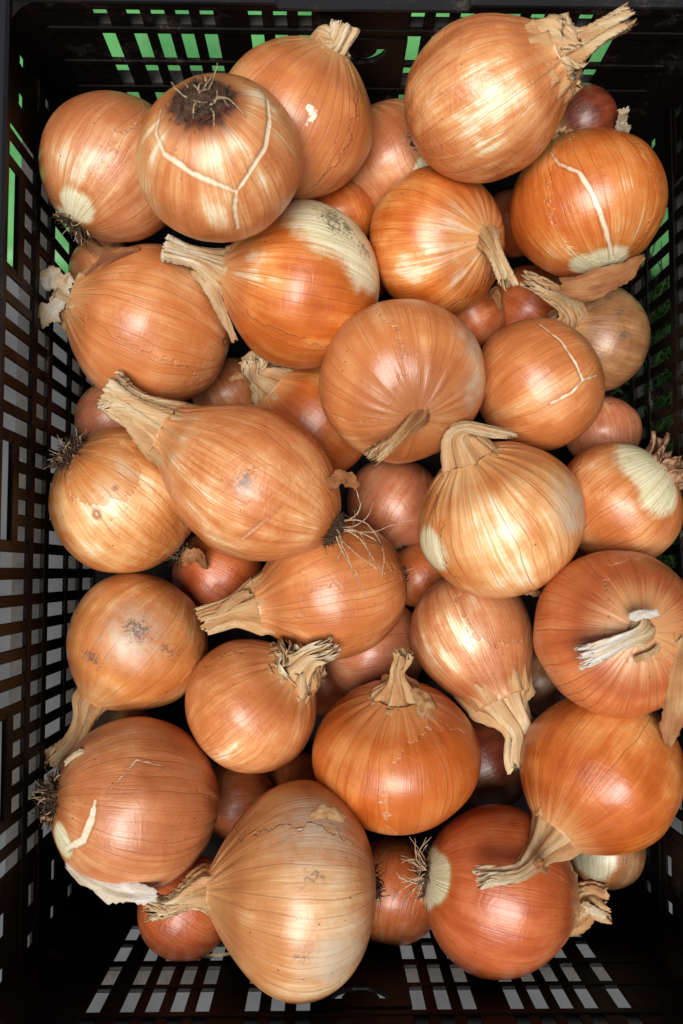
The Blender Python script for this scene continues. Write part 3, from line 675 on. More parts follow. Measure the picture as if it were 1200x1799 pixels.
  {'id': 'W', 'label': 'pink-tan onion in the front left with a green-white split beside its dark root', 'loc': [-0.13926, -0.17782, 0.13814], 'rot': [[0.38935, -0.0558, 0.9194], [0.20815, -0.96701, -0.14684], [0.89726, 0.24854, -0.36489]], 'R': 0.05249, 'Lr': 0.95, 'Ln': 0.95, 'p': 0.1, 'pal': 'tan', 'bare': [([0.01373, 0.02246, -0.04314], 0.01036, 0.00311)], 'crack': [([[0.04067, -3e-05, -0.03152], [0.0402, 0.0048, -0.03174], [0.03921, 0.00963, -0.03186], [0.03651, 0.01498, -0.03287], [0.03285, 0.02037, -0.03373], [0.02636, 0.02332, -0.03699], [0.0171, 0.02644, -0.03989]], 0.00224), ([[0.04387, -0.00331, -0.02719], [0.04515, -0.00722, -0.02448], [0.04594, -0.01116, -0.02165], [0.04624, -0.01514, -0.01871], [0.046, -0.01916, -0.01564], [0.0452, -0.02326, -0.01242], [0.04673, -0.02244, -0.00779], [0.04771, -0.02164, -0.00302], [0.04812, -0.02087, 0.00189], [0.04792, -0.02011, 0.00697]], 0.00035)], 'flap': [{'pts': [[0.00511, 0.03405, -0.03712], [0.01993, 0.04266, -0.02327], [0.03106, 0.04736, -0.00726], [0.03764, 0.04828, 0.00902]], 'w': [0.00483, 0.01243, 0.01519, 0.00622], 'tone': 1.15, 'curl': 0.2, 'up': [0.9781, 0.0, -0.2079]}, {'pts': [[0.00826, -0.01909, -0.04602], [0.01854, -0.02404, -0.04009], [0.02536, -0.02684, -0.03344]], 'w': [0.0076, 0.00829, 0.00276], 'tone': 0.85, 'curl': 0.8, 'up': [0.9781, 0.0, -0.2079]}], 'root': 'tuft', 'specks': 1.5},
  {'id': 'X', 'label': 'biggest onion at the front, broad and weathered with a thin neck pointing left', 'loc': [-0.03841, -0.21936, 0.165], 'rot': [[0.12683, -0.01159, -0.99186], [0.31528, 0.94855, 0.02923], [0.94049, -0.31642, 0.12396]], 'R': 0.05908, 'Lr': 0.72, 'Ln': 0.92, 'p': 0.68, 'pal': 'drabstraw', 'pale': [([0.04184, -0.03615, -0.01499], 0.02626, 0.01805)], 'mould': [([0.04789, -0.03386, 0.00654], 0.0023, 0.00098), ([0.02667, 0.03296, 0.03786], 0.00263, 0.00098), ([0.05866, 0.00679, 0.00169], 0.00295, 0.00098)], 'grey': [([0.0431, -0.03343, -0.01635], 0.01969, 0.01313), ([0.04987, 0.03118, -0.00407], 0.01969, 0.01969)], 'crack': [([[0.05072, 0.02976, 0.0053], [0.05109, 0.02785, 0.00942], [0.05101, 0.02597, 0.01348], [0.05047, 0.02413, 0.01749], [0.05041, 0.02131, 0.02049], [0.04998, 0.01851, 0.02345], [0.05147, 0.01376, 0.0235], [0.0525, 0.00907, 0.02351], [0.0531, 0.00444, 0.02349]], 0.00066)], 'neck': [[-0.00131, -0.00246, 0.06472], [-0.00315, -0.007, 0.07724], [-0.00449, -0.01031, 0.08973]], 'nr': [0.011, 0.00777, 0.00615, 0.00712], 'flap': [{'pts': [[0.07783, 0.0337, 0.00374], [0.08018, 0.03625, -0.0048], [0.07673, 0.03224, -0.01409]], 'w': [0.00394, 0.00722, 0.00328], 'tone': 0.5, 'curl': 0.6, 'up': [0.9945, -0.0, 0.1045]}], 'npale': 0.8, 'nflat': 0.6, 'root': 'edgetuft', 'specks': 2.2, 'rag': 0.24},
  {'id': 'Y', 'label': 'red-orange onion at the front right with a clean white ring around its stringy root', 'loc': [0.08039, -0.22828, 0.14248], 'rot': [[0.06538, -0.17678, 0.98208], [0.27665, -0.94239, -0.18805], [0.95874, 0.28399, -0.01271]], 'R': 0.04941, 'Lr': 0.94, 'Ln': 0.9, 'p': 0.2, 'pal': 'redorange', 'bare': [([0.01936, 0.00026, -0.04273], 0.01372, 0.00206), ([0.00732, 0.00119, -0.04592], 0.01784, 0.00206)], 'neck': [[0.00079, -0.00167, 0.05299], [0.00327, -0.00485, 0.06524]], 'nr': [0.01443, 0.01168, 0.01031], 'flap': [{'pts': [[0.01128, 0.00049, 0.04615], [0.01346, 0.00214, 0.05415], [0.01006, 0.00467, 0.06278]], 'w': [0.00549, 0.00686, 0.00343], 'tone': 1.0, 'curl': 0.7, 'up': [0.9703, 0.0, -0.2419]}], 'npale': 0.6, 'nflat': 0.8, 'root': 'stringy', 'fringe': 1},
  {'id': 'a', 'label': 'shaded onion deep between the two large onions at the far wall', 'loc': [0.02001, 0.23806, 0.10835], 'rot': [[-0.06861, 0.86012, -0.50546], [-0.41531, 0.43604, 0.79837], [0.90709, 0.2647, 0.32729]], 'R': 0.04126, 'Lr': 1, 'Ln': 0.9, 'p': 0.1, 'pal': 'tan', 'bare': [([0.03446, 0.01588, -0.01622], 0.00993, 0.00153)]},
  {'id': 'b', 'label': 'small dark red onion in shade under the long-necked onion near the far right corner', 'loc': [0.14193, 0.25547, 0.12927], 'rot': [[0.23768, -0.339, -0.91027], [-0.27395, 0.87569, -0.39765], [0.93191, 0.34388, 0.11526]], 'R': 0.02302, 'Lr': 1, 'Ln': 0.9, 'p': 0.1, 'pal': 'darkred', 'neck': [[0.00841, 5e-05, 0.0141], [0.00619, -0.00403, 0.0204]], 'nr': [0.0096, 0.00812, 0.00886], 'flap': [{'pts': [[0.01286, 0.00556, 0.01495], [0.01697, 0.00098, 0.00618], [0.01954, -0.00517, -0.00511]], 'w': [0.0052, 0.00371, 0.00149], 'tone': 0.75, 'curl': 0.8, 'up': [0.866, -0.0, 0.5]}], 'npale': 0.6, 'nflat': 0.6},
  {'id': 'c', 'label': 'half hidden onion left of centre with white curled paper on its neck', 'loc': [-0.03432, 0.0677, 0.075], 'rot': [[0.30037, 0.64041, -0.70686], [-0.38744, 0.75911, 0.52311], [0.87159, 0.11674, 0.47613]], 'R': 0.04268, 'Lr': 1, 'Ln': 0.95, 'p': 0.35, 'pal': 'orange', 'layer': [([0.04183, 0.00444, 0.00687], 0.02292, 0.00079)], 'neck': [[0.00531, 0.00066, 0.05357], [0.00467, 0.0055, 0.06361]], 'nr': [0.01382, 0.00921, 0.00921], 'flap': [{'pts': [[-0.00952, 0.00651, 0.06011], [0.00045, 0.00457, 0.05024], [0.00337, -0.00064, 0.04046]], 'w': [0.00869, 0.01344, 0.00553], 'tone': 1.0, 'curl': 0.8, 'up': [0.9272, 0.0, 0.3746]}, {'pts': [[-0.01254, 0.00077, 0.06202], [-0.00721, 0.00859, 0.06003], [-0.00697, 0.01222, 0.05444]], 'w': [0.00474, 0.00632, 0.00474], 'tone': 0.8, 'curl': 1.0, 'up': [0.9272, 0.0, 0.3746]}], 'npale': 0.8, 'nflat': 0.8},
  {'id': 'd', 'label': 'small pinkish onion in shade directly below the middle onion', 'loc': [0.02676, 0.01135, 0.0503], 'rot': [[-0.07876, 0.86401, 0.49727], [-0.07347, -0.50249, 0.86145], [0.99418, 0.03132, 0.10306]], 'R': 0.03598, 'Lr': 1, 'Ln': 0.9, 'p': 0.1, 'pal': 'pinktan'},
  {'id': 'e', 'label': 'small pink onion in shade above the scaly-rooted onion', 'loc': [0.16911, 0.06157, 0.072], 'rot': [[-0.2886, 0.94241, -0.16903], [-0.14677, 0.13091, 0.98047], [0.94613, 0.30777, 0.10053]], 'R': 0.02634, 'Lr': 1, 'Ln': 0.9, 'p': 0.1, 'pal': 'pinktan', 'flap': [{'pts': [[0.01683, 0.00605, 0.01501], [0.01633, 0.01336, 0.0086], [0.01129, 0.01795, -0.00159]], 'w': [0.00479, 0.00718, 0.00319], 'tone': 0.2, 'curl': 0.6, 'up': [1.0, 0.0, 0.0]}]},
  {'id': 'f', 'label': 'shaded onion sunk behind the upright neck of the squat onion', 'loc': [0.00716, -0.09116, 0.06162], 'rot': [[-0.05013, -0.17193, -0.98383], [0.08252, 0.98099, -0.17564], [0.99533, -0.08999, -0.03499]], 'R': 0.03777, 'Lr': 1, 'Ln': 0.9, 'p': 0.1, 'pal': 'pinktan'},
  {'id': 'g', 'label': 'shaded reddish onion under the longest onion with its roots showing', 'loc': [-0.09915, -0.03959, 0.062], 'rot': [[0.40041, -0.49686, 0.76994], [-0.16799, -0.8658, -0.47135], [0.90081, 0.05939, -0.43014]], 'R': 0.03265, 'Lr': 1, 'Ln': 0.9, 'p': 0.1, 'pal': 'redorange', 'root': 'tuft'},  # darker red palette paints in the shade under the heap
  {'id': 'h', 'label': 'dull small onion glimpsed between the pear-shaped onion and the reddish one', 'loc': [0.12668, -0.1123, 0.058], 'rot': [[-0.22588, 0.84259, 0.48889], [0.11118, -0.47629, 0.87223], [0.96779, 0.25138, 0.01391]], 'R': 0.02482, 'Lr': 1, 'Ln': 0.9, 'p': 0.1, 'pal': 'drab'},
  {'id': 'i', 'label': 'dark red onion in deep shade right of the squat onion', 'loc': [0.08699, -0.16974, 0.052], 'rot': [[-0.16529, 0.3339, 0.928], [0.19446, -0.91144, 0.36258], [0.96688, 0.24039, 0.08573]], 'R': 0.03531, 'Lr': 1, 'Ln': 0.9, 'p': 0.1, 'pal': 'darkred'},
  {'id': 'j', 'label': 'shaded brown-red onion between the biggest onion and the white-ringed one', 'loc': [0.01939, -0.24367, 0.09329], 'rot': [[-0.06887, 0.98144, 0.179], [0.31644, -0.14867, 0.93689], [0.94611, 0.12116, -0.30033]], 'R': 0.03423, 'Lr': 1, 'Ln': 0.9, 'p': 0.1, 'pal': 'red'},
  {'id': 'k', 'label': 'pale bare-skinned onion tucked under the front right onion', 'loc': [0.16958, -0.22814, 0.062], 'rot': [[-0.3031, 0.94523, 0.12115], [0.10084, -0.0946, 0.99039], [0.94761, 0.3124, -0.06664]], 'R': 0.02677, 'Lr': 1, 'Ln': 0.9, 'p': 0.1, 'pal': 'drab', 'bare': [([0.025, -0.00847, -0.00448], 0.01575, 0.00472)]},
  {'id': 'l', 'label': 'dark onion low in the front left under the thin pointing neck', 'loc': [-0.11281, -0.24698, 0.11438], 'rot': [[0.13698, 0.5006, -0.85477], [0.32879, 0.79101, 0.51595], [0.93442, -0.35171, -0.05624]], 'R': 0.03146, 'Lr': 1, 'Ln': 0.9, 'p': 0.1, 'pal': 'redorange'},  # palette darkened to paint in shade low at the front
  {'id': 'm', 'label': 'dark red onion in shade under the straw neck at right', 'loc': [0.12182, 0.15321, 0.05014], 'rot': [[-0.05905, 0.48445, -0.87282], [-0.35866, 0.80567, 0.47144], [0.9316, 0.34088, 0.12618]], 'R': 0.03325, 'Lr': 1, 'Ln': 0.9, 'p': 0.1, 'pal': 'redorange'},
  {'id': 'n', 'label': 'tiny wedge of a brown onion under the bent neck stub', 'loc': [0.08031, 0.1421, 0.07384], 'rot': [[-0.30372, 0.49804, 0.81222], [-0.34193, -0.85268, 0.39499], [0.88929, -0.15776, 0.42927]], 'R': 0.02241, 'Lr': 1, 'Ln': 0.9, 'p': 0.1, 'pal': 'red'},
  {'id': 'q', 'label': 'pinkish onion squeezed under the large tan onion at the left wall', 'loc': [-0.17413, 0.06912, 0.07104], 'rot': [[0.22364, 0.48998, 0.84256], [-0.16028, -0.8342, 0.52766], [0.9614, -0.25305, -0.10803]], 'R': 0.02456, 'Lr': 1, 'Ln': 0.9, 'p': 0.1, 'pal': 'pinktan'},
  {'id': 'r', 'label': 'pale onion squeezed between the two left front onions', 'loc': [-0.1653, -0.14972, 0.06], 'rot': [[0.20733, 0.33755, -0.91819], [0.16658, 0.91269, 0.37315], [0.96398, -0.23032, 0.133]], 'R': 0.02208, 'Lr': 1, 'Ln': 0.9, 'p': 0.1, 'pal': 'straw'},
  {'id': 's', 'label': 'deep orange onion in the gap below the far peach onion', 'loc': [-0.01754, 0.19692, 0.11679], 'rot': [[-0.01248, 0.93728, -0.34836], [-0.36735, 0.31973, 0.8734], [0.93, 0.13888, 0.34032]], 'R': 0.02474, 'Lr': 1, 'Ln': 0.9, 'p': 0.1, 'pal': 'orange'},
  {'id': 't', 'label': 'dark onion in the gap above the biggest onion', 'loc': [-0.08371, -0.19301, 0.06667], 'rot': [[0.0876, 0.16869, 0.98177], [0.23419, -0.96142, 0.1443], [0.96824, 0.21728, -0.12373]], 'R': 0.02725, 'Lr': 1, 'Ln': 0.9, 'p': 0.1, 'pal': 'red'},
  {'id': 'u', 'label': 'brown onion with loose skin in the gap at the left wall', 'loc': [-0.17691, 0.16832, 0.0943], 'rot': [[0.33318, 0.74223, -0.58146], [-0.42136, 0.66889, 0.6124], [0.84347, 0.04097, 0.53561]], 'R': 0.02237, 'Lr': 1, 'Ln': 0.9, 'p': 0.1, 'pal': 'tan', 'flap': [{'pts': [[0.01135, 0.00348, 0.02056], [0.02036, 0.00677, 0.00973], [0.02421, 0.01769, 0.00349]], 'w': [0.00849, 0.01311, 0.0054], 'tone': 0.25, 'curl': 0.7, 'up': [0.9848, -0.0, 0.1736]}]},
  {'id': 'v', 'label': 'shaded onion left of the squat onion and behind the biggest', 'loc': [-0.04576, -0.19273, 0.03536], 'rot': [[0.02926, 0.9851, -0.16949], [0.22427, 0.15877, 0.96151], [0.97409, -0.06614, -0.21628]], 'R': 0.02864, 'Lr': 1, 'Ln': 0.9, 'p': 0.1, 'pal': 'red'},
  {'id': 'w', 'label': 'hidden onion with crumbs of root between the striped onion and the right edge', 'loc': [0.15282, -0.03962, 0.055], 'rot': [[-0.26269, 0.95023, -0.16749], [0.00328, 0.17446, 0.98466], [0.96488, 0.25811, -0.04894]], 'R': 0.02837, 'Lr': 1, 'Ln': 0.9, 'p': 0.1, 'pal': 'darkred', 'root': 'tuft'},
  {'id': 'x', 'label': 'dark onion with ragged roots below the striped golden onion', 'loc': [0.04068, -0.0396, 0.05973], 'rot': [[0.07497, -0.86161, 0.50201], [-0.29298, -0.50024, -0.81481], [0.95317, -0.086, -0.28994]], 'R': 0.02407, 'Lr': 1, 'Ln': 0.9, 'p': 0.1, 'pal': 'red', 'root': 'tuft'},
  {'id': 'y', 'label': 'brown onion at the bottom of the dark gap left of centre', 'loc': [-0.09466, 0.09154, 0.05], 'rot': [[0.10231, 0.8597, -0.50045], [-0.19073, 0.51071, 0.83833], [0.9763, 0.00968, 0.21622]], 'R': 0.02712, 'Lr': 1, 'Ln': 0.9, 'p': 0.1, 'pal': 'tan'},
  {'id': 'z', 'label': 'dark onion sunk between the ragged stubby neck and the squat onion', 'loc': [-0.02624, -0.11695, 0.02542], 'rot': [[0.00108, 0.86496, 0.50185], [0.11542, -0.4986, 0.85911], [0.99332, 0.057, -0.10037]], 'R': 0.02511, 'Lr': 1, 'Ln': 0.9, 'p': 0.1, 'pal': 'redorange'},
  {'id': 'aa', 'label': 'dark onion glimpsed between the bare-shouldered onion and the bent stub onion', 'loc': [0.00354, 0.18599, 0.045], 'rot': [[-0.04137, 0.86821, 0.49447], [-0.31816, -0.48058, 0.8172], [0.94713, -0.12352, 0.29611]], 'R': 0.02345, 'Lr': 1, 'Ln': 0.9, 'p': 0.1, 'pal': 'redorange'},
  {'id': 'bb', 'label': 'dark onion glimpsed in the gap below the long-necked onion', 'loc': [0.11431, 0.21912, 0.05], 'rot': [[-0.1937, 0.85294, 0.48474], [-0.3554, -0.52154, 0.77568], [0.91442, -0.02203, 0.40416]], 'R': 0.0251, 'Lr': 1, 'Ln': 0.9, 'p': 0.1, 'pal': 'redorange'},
]


def profile(e, z):
    """radius (in units of R) of the bulb at height z (units of R)"""
    Lr, Ln, p = e['Lr'], e['Ln'], e['p']
    rn = e['nr'][0] / e['R'] if 'neck' in e else .10
    zz = np.clip(np.where(z < 0, z / Lr, z / Ln), -1, 1)
    lo = np.power(np.clip(1 - np.abs(zz) ** 2.05, 0, 1), .50 + e.get('pr', 0))
    hi = np.power(np.clip(1 - zz ** 2, 0, 1), .5 + .42 * p)
    r = np.where(z < 0, lo, hi)
    rnz = rn * sstep(-.1, 1.0, zz)
    k = 2.4
    return np.where(z < 0, r, (r ** k + rnz ** k) ** (1 / k)), rn

NU, NV = 144, 104
def seg_dist(p, a, b):
    ab = b - a
    t = np.clip(((p - a) @ ab) / max(1e-12, ab @ ab), 0, 1)
    return np.linalg.norm(p - (a + t[:, None] * ab), axis=1)

def bulb(e, root, seed):
    R, Lr, Ln = e['R'], e['Lr'], e['Ln']
    big = e['id'].isupper()
    nu, nv = (NU, NV) if big else (96, 64)
    if 'crack' in e:
        nu, nv = 240, 176
    ph = np.linspace(-math.pi / 2, math.pi / 2, nv)
    z = np.where(ph < 0, Lr * np.sin(ph), Ln * np.sin(ph))
    ext = np.array([])
    z = np.concatenate([z, ext])
    r, rn = profile(e, z)
    # softly dished root end
    zl = z.copy()
    dish = np.exp(-(r / .16) ** 2) * (z < 0) * .05
    zl = zl + dish
    r = np.where((z < 0), np.maximum(r, .004), r)
    nv = len(z)
    th = np.linspace(-math.pi, math.pi, nu, endpoint=False)
    T, Z = np.meshgrid(th, zl)
    Rr = np.repeat(r[:, None], nu, 1)
    lat = np.where(Z < 0, Z / Lr, Z / Ln)
    c, s = np.cos(T), np.sin(T)
    unit = np.stack([c * Rr, s * Rr, Z], -1)
    # uneven shape: soft lumps, meridional ribs, pleats gathering at the neck
    rr = np.random.RandomState(seed + 11)
    ribs = 0
    for k in (2, 3, 5, 7, 9):
        ribs = ribs + (1.0 / k) * np.cos(k * T + rr.uniform(0, 6.28) + .5 * lat * rr.uniform(-1, 1))
    disp = .022 * noise3(unit * 1.5 + seed * 5.3, seed) + .010 * noise3(unit * 3.2 + seed * 2.1, seed + 1)
    disp = disp + .010 * ribs * (1 - np.abs(lat) ** 4)
    pl = e.get('pleat', 1.0)
    nearneck = sstep(.45, 1.0, lat)
    pleat = np.cos(19 * T + 2.0 * noise3(np.stack([c * 2, s * 2, Z], -1) + seed, 3)) + .6 * np.cos(31 * T + 1.5)
    disp = disp + .011 * pl * pleat * nearneck * np.clip(Rr / .35, 0, 1) * (1 - .7 * sstep(.9, 1.0, lat))
    wk = e.get('wrinkle', .5)
    fold = noise3(np.stack([c * 7, s * 7, Z * 1.6], -1) + seed * 3.3, seed + 5)
    disp = disp + .0055 * wk * fold
    f_ = 1 + disp
    P = np.stack([c * Rr * f_, s * Rr * f_, Z * (1 + .4 * disp)], -1) * R
    base = (unit * R).reshape(-1, 3)
    V = P.reshape(-1, 3)
    # dents pushed into the skin
    for cpt, rad, so in e.get('dent', []):
        dd = np.linalg.norm(base - np.array(cpt), axis=1)
        V = V * (1 - .035 * np.exp(-(dd / (rad * .8)) ** 2))[:, None]
    idx = np.arange(nv * nu).reshape(nv, nu)
    a = idx[:-1]; b = np.roll(a, -1, 1); d_ = idx[1:]; cc = np.roll(d_, -1, 1)
    F = np.stack([a, b, cc, d_], -1).reshape(-1, 4)
    me = bpy.data.meshes.new('bulb')
    me.vertices.add(len(V)); me.vertices.foreach_set('co', V.astype(np.float32).ravel())
    me.loops.add(F.size); me.loops.foreach_set('vertex_index', F.astype(np.int32).ravel())
    me.polygons.add(len(F)); me.polygons.foreach_set('loop_start', np.arange(0, F.size, 4, dtype=np.int32))
    me.update(calc_edges=True)
    me.polygons.foreach_set('use_smooth', np.ones(len(F), dtype=bool))
    # longitude map
    uvl = me.uv_layers.new(name='long')
    ug = (np.arange(nu) / nu)
    ua = np.repeat(ug[None, :], nv - 1, 0); ub = ua + 1 / nu
    va = np.repeat((np.arange(nv - 1) / nv)[:, None], nu, 1); vb = va + 1 / nv
    uvd = np.stack([np.stack([ua, va], -1), np.stack([ub, va], -1), np.stack([ub, vb], -1), np.stack([ua, vb], -1)], 2)
    uvl.data.foreach_set('uv', uvd.astype(np.float32).ravel())
    add_attr(me, 'streak', np.stack([c, s, Z], -1).reshape(-1, 3))
    add_attr(me, 'unit', unit.reshape(-1, 3))
    add_attr(me, 'lat', lat.ravel())
    def soft(key):
        out = np.zeros(len(base))
        for cpt, rad, so in e.get(key, []):
            dd = np.linalg.norm(base - np.array(cpt), axis=1)
            out = np.maximum(out, 1 - sstep(rad - so, rad + so, dd))
        return out
    def signed(key):      # about +1 well inside, -1 outside
        out = np.full(len(base), -3.0)
        for cpt, rad, so in e.get(key, []):
            dd = np.linalg.norm(base - np.array(cpt), axis=1)
            out = np.maximum(out, np.clip((rad - dd) / so, -3, 3))
        return out
    def sdf(key):
        out = np.full(len(base), .05)
        for cpt, rad, so in e.get(key, []):
            dd = np.linalg.norm(base - np.array(cpt), axis=1)
            out = np.minimum(out, dd - rad)
        return out
    add_attr(me, 'pale', soft('pale'))
    add_attr(me, 'grey', soft('grey'))
    add_attr(me, 'bare', signed('bare'))
    add_attr(me, 'rootdark', np.clip((e['rootdark'][0][1] - np.linalg.norm(base - np.array((0, 0, -Lr * R)), axis=1)) / e['rootdark'][0][2], -3, 3) if 'rootdark' in e else np.full(len(base), -3.0))
    if 'layer' not in e and big:      # one loose outer skin, torn off on a random side
        a_, z_ = rr.uniform(-2.2, 2.2), rr.uniform(-.5, .5)
        e2 = [([R * math.cos(a_), R * math.sin(a_), R * z_], R * rr.uniform(.45, .8), .001)]
        add_attr(me, 'layer', np.linalg.norm((base - np.array(e2[0][0])) * np.array([1, 1, .55]), axis=1) - e2[0][1])
    else:
        add_attr(me, 'layer', sdf('layer'))
    for k in ('mould', 'scar', 'ring'):
        add_attr(me, k, sdf(k))
    ck = np.full(len(base), .05)
    for pts, w in e.get('crack', []):
        pts = [np.array(q) for q in pts]
        n = len(pts) - 1
        for q in range(n):
            taper = min(1.0, .35 + 1.6 * min((q + .5) / n, 1.15 - (q + .5) / n))
            ck = np.minimum(ck, seg_dist(base, pts[q], pts[q + 1]) - w * taper)
    add_attr(me, 'crack', ck)
    me.materials.append(mat_onion(e, seed))
    return link(bpy.data.objects.new('bulb', me), root), rn

def catmull(pts, n):
    pts = [np.array(p_, dtype=float) for p_ in pts]
    P = [2 * pts[0] - pts[1]] + pts + [2 * pts[-1] - pts[-2]]
    out = []
    m = len(pts) - 1
    for i in range(n):
        t = i / (n - 1) * m
        k = min(int(t), m - 1); t -= k
        p0, p1, p2, p3 = P[k:k + 4]
        out.append(.5 * ((2 * p1) + (-p0 + p2) * t + (2 * p0 - 5 * p1 + 4 * p2 - p3) * t * t + (-p0 + 3 * p1 - 3 * p2 + p3) * t ** 3))
    return np.array(out)

def husk_obj(name, V, F, tone, streak, root, thick=.00022):
    o = mesh_obj(name, V, F, M_HUSK, root)
    add_attr(o.data, 'tone', tone)
    add_attr(o.data, 'streak', streak)
    if thick:
        md = o.modifiers.new('thickness', 'SOLIDIFY'); md.thickness = thick; md.offset = 0
    return o

def tube_layer(path, radii, flat, rag, seed, tone0, tone1, wob, V, F, T, S, nu=76, tear=.0):
    """ragged, pleated tube along a path; appends to the lists"""
    n = len(path)
    rr = np.random.RandomState(seed)
    qq = np.linspace(0, 1, n)
    amp = sstep(.25, .8, qq) * radii.mean()
    wx = noise3(np.stack([qq * 3.1, qq * 0 + 1.7, qq * 0 + seed // 16 * .77], -1), 21); wy = noise3(np.stack([qq * 3.1, qq * 0 + 5.7, qq * 0 + seed // 16 * .77], -1), 22)
    path = path + np.stack([wx * amp * .35, wy * amp * .35, 0 * qq], -1)
    radii = radii * (1 - .24 * np.exp(-((qq - .62) / .2) ** 2)) * (1 + .10 * sstep(.8, 1, qq))
    twist = rr.uniform(-2.2, 2.2)
    tan = np.gradient(path, axis=0)
    tan /= np.linalg.norm(tan, axis=1)[:, None]
    up = np.array([1., 0, 0]); up -= tan[0] * up.dot(tan[0]); up /= np.linalg.norm(up)
    ups = []
    for k in range(n):
        up = up - tan[k] * up.dot(tan[k]); up /= np.linalg.norm(up); ups.append(up)
    ups = np.array(ups); side = np.cross(tan, ups)
    th = np.linspace(0, 2 * math.pi, nu, endpoint=False)
    jag = noise3(np.stack([np.cos(th) * 2.2, np.sin(th) * 2.2, th * 0 + seed], -1), seed) * .55 + noise3(np.stack([np.cos(th) * 7, np.sin(th) * 7, th * 0 + seed], -1), seed + 3) * .55
    jag += rr.uniform(-1, 1, nu) * .38
    tend = 1 - rag * np.clip(.5 + jag, 0, 1.3)
    off = len(V)
    rows = n
    ring_t = np.linspace(0, 1, rows)
    for j in range(rows):
        for i in range(nu):
            t = ring_t[j] * tend[i] * (n - 1)
            k = min(int(t), n - 2); w = t - k
            c = path[k] * (1 - w) + path[k + 1] * w
            u_ = ups[k] * (1 - w) + ups[k + 1] * w
            s_ = side[k] * (1 - w) + side[k + 1] * w
            rd = radii[k] * (1 - w) + radii[k + 1] * w
            q = t / (n - 1)
            fl = 1 + (flat - 1) * min(1, q * 1.6)
            pw = wob * min(1, .3 + q * 1.5)
            ta = th[i] + twist * q * q
            m = 1 + pw * (.12 * math.sin(5 * ta + seed) + .09 * math.sin(9 * ta + 1.7 * seed + 2 * q) + .06 * math.sin(17 * ta + 3 * q) + .035 * math.sin(29 * ta))
            open_ = 1 + .22 * rag * max(0, ring_t[j] - .7) * jag[i] * 3
            V.append(c + u_ * (rd * m * fl * open_ * math.cos(ta)) + s_ * (rd * m / max(.7, fl) ** .5 * open_ * math.sin(ta)))
            T.append(tone0 + (tone1 - tone0) * sstep(.0, .8, q) + .12 * math.sin(5 * th[i] + seed))
            S.append((q * 2.0 + seed, th[i] / 6.283 * 2.2 if i <= nu // 2 else (1 - th[i] / 6.283) * 2.2 + .0, 0))
    for j in range(rows - 1):
        for i in range(nu):
            a = off + j * nu + i; b = off + j * nu + (i + 1) % nu
            F.append((a, b, b + nu, a + nu))

def neck(e, root, rn, seed):
    R, Ln = e['R'], e['Ln']
    nr = e['nr']
    # lower part follows the shoulders of the bulb, then the stalk leaves along its own path
    zt = np.linspace(.6, 1.0, 200) * Ln
    pt = profile(e, zt)[0]
    z0 = zt[np.argmax(pt < 1.45 * rn)] if (pt < 1.45 * rn).any() else .97 * Ln
    z0 = min(z0, .985 * Ln)
    zs = np.linspace(z0, Ln, 8)
    rb = profile(e, zs)[0] * R + np.concatenate([np.linspace(-.0022, -.0003, 5), np.linspace(0, .0004, 3)])
    low = np.stack([0 * zs, 0 * zs, zs * R], -1)
    m = 26
    ctrl = [(0, 0, 1.0 * Ln * R)] + [tuple(q) for q in e['neck']]
    pre = np.array([0, 0, .86 * Ln * R])
    up_ = catmull([pre] + ctrl, m + 10)
    rr_ = catmull([(rb[3], 0, 0), (rb[-1], 0, 0)] + [(q * .88, 0, 0) for q in nr[1:]], m + 10)[:, 0]
    k0 = int((m + 9) / len(ctrl)) + 1
    path = np.concatenate([low, up_[k0:]]); rads = np.concatenate([rb, np.clip(rr_[k0:], .0012, 1)])
    n = len(path)
    V, F, T, S = [], [], [], []
    npale = e.get('npale', .7); fl = e.get('nflat', .9)
    t0 = e.get('nt0', .44)
    wob = e.get('nwob', 1.45)
    rag = e.get('rag', .12)
    rads = np.concatenate([rads[:8], rads[8:] * np.linspace(1, .86, len(rads) - 8)])
    tube_layer(path, rads, fl, rag, seed, t0, npale * .98, wob, V, F, T, S)
    sh = e.get('sheath')
    if sh:
        k = max(12, int(n * (sh * .6 + .3)))
        tube_layer(path[:k], rads[:k] * np.linspace(1.0, 1.14, k), fl, .28, seed + 9, t0 * .9, npale * 1.05, wob, V, F, T, S)
    tube_layer(path, rads * .74, fl, rag * 1.3, seed + 5, npale * .8, npale * 1.05, 1.4, V, F, T, S, 40)
    q = int(n * .97)
    tube_layer(path[:q], rads[:q] * .45, fl, rag, seed + 7, npale * .8, npale * .95, 1.8, V, F, T, S, 28)
    return husk_obj('neck', V, F, T, S, root)

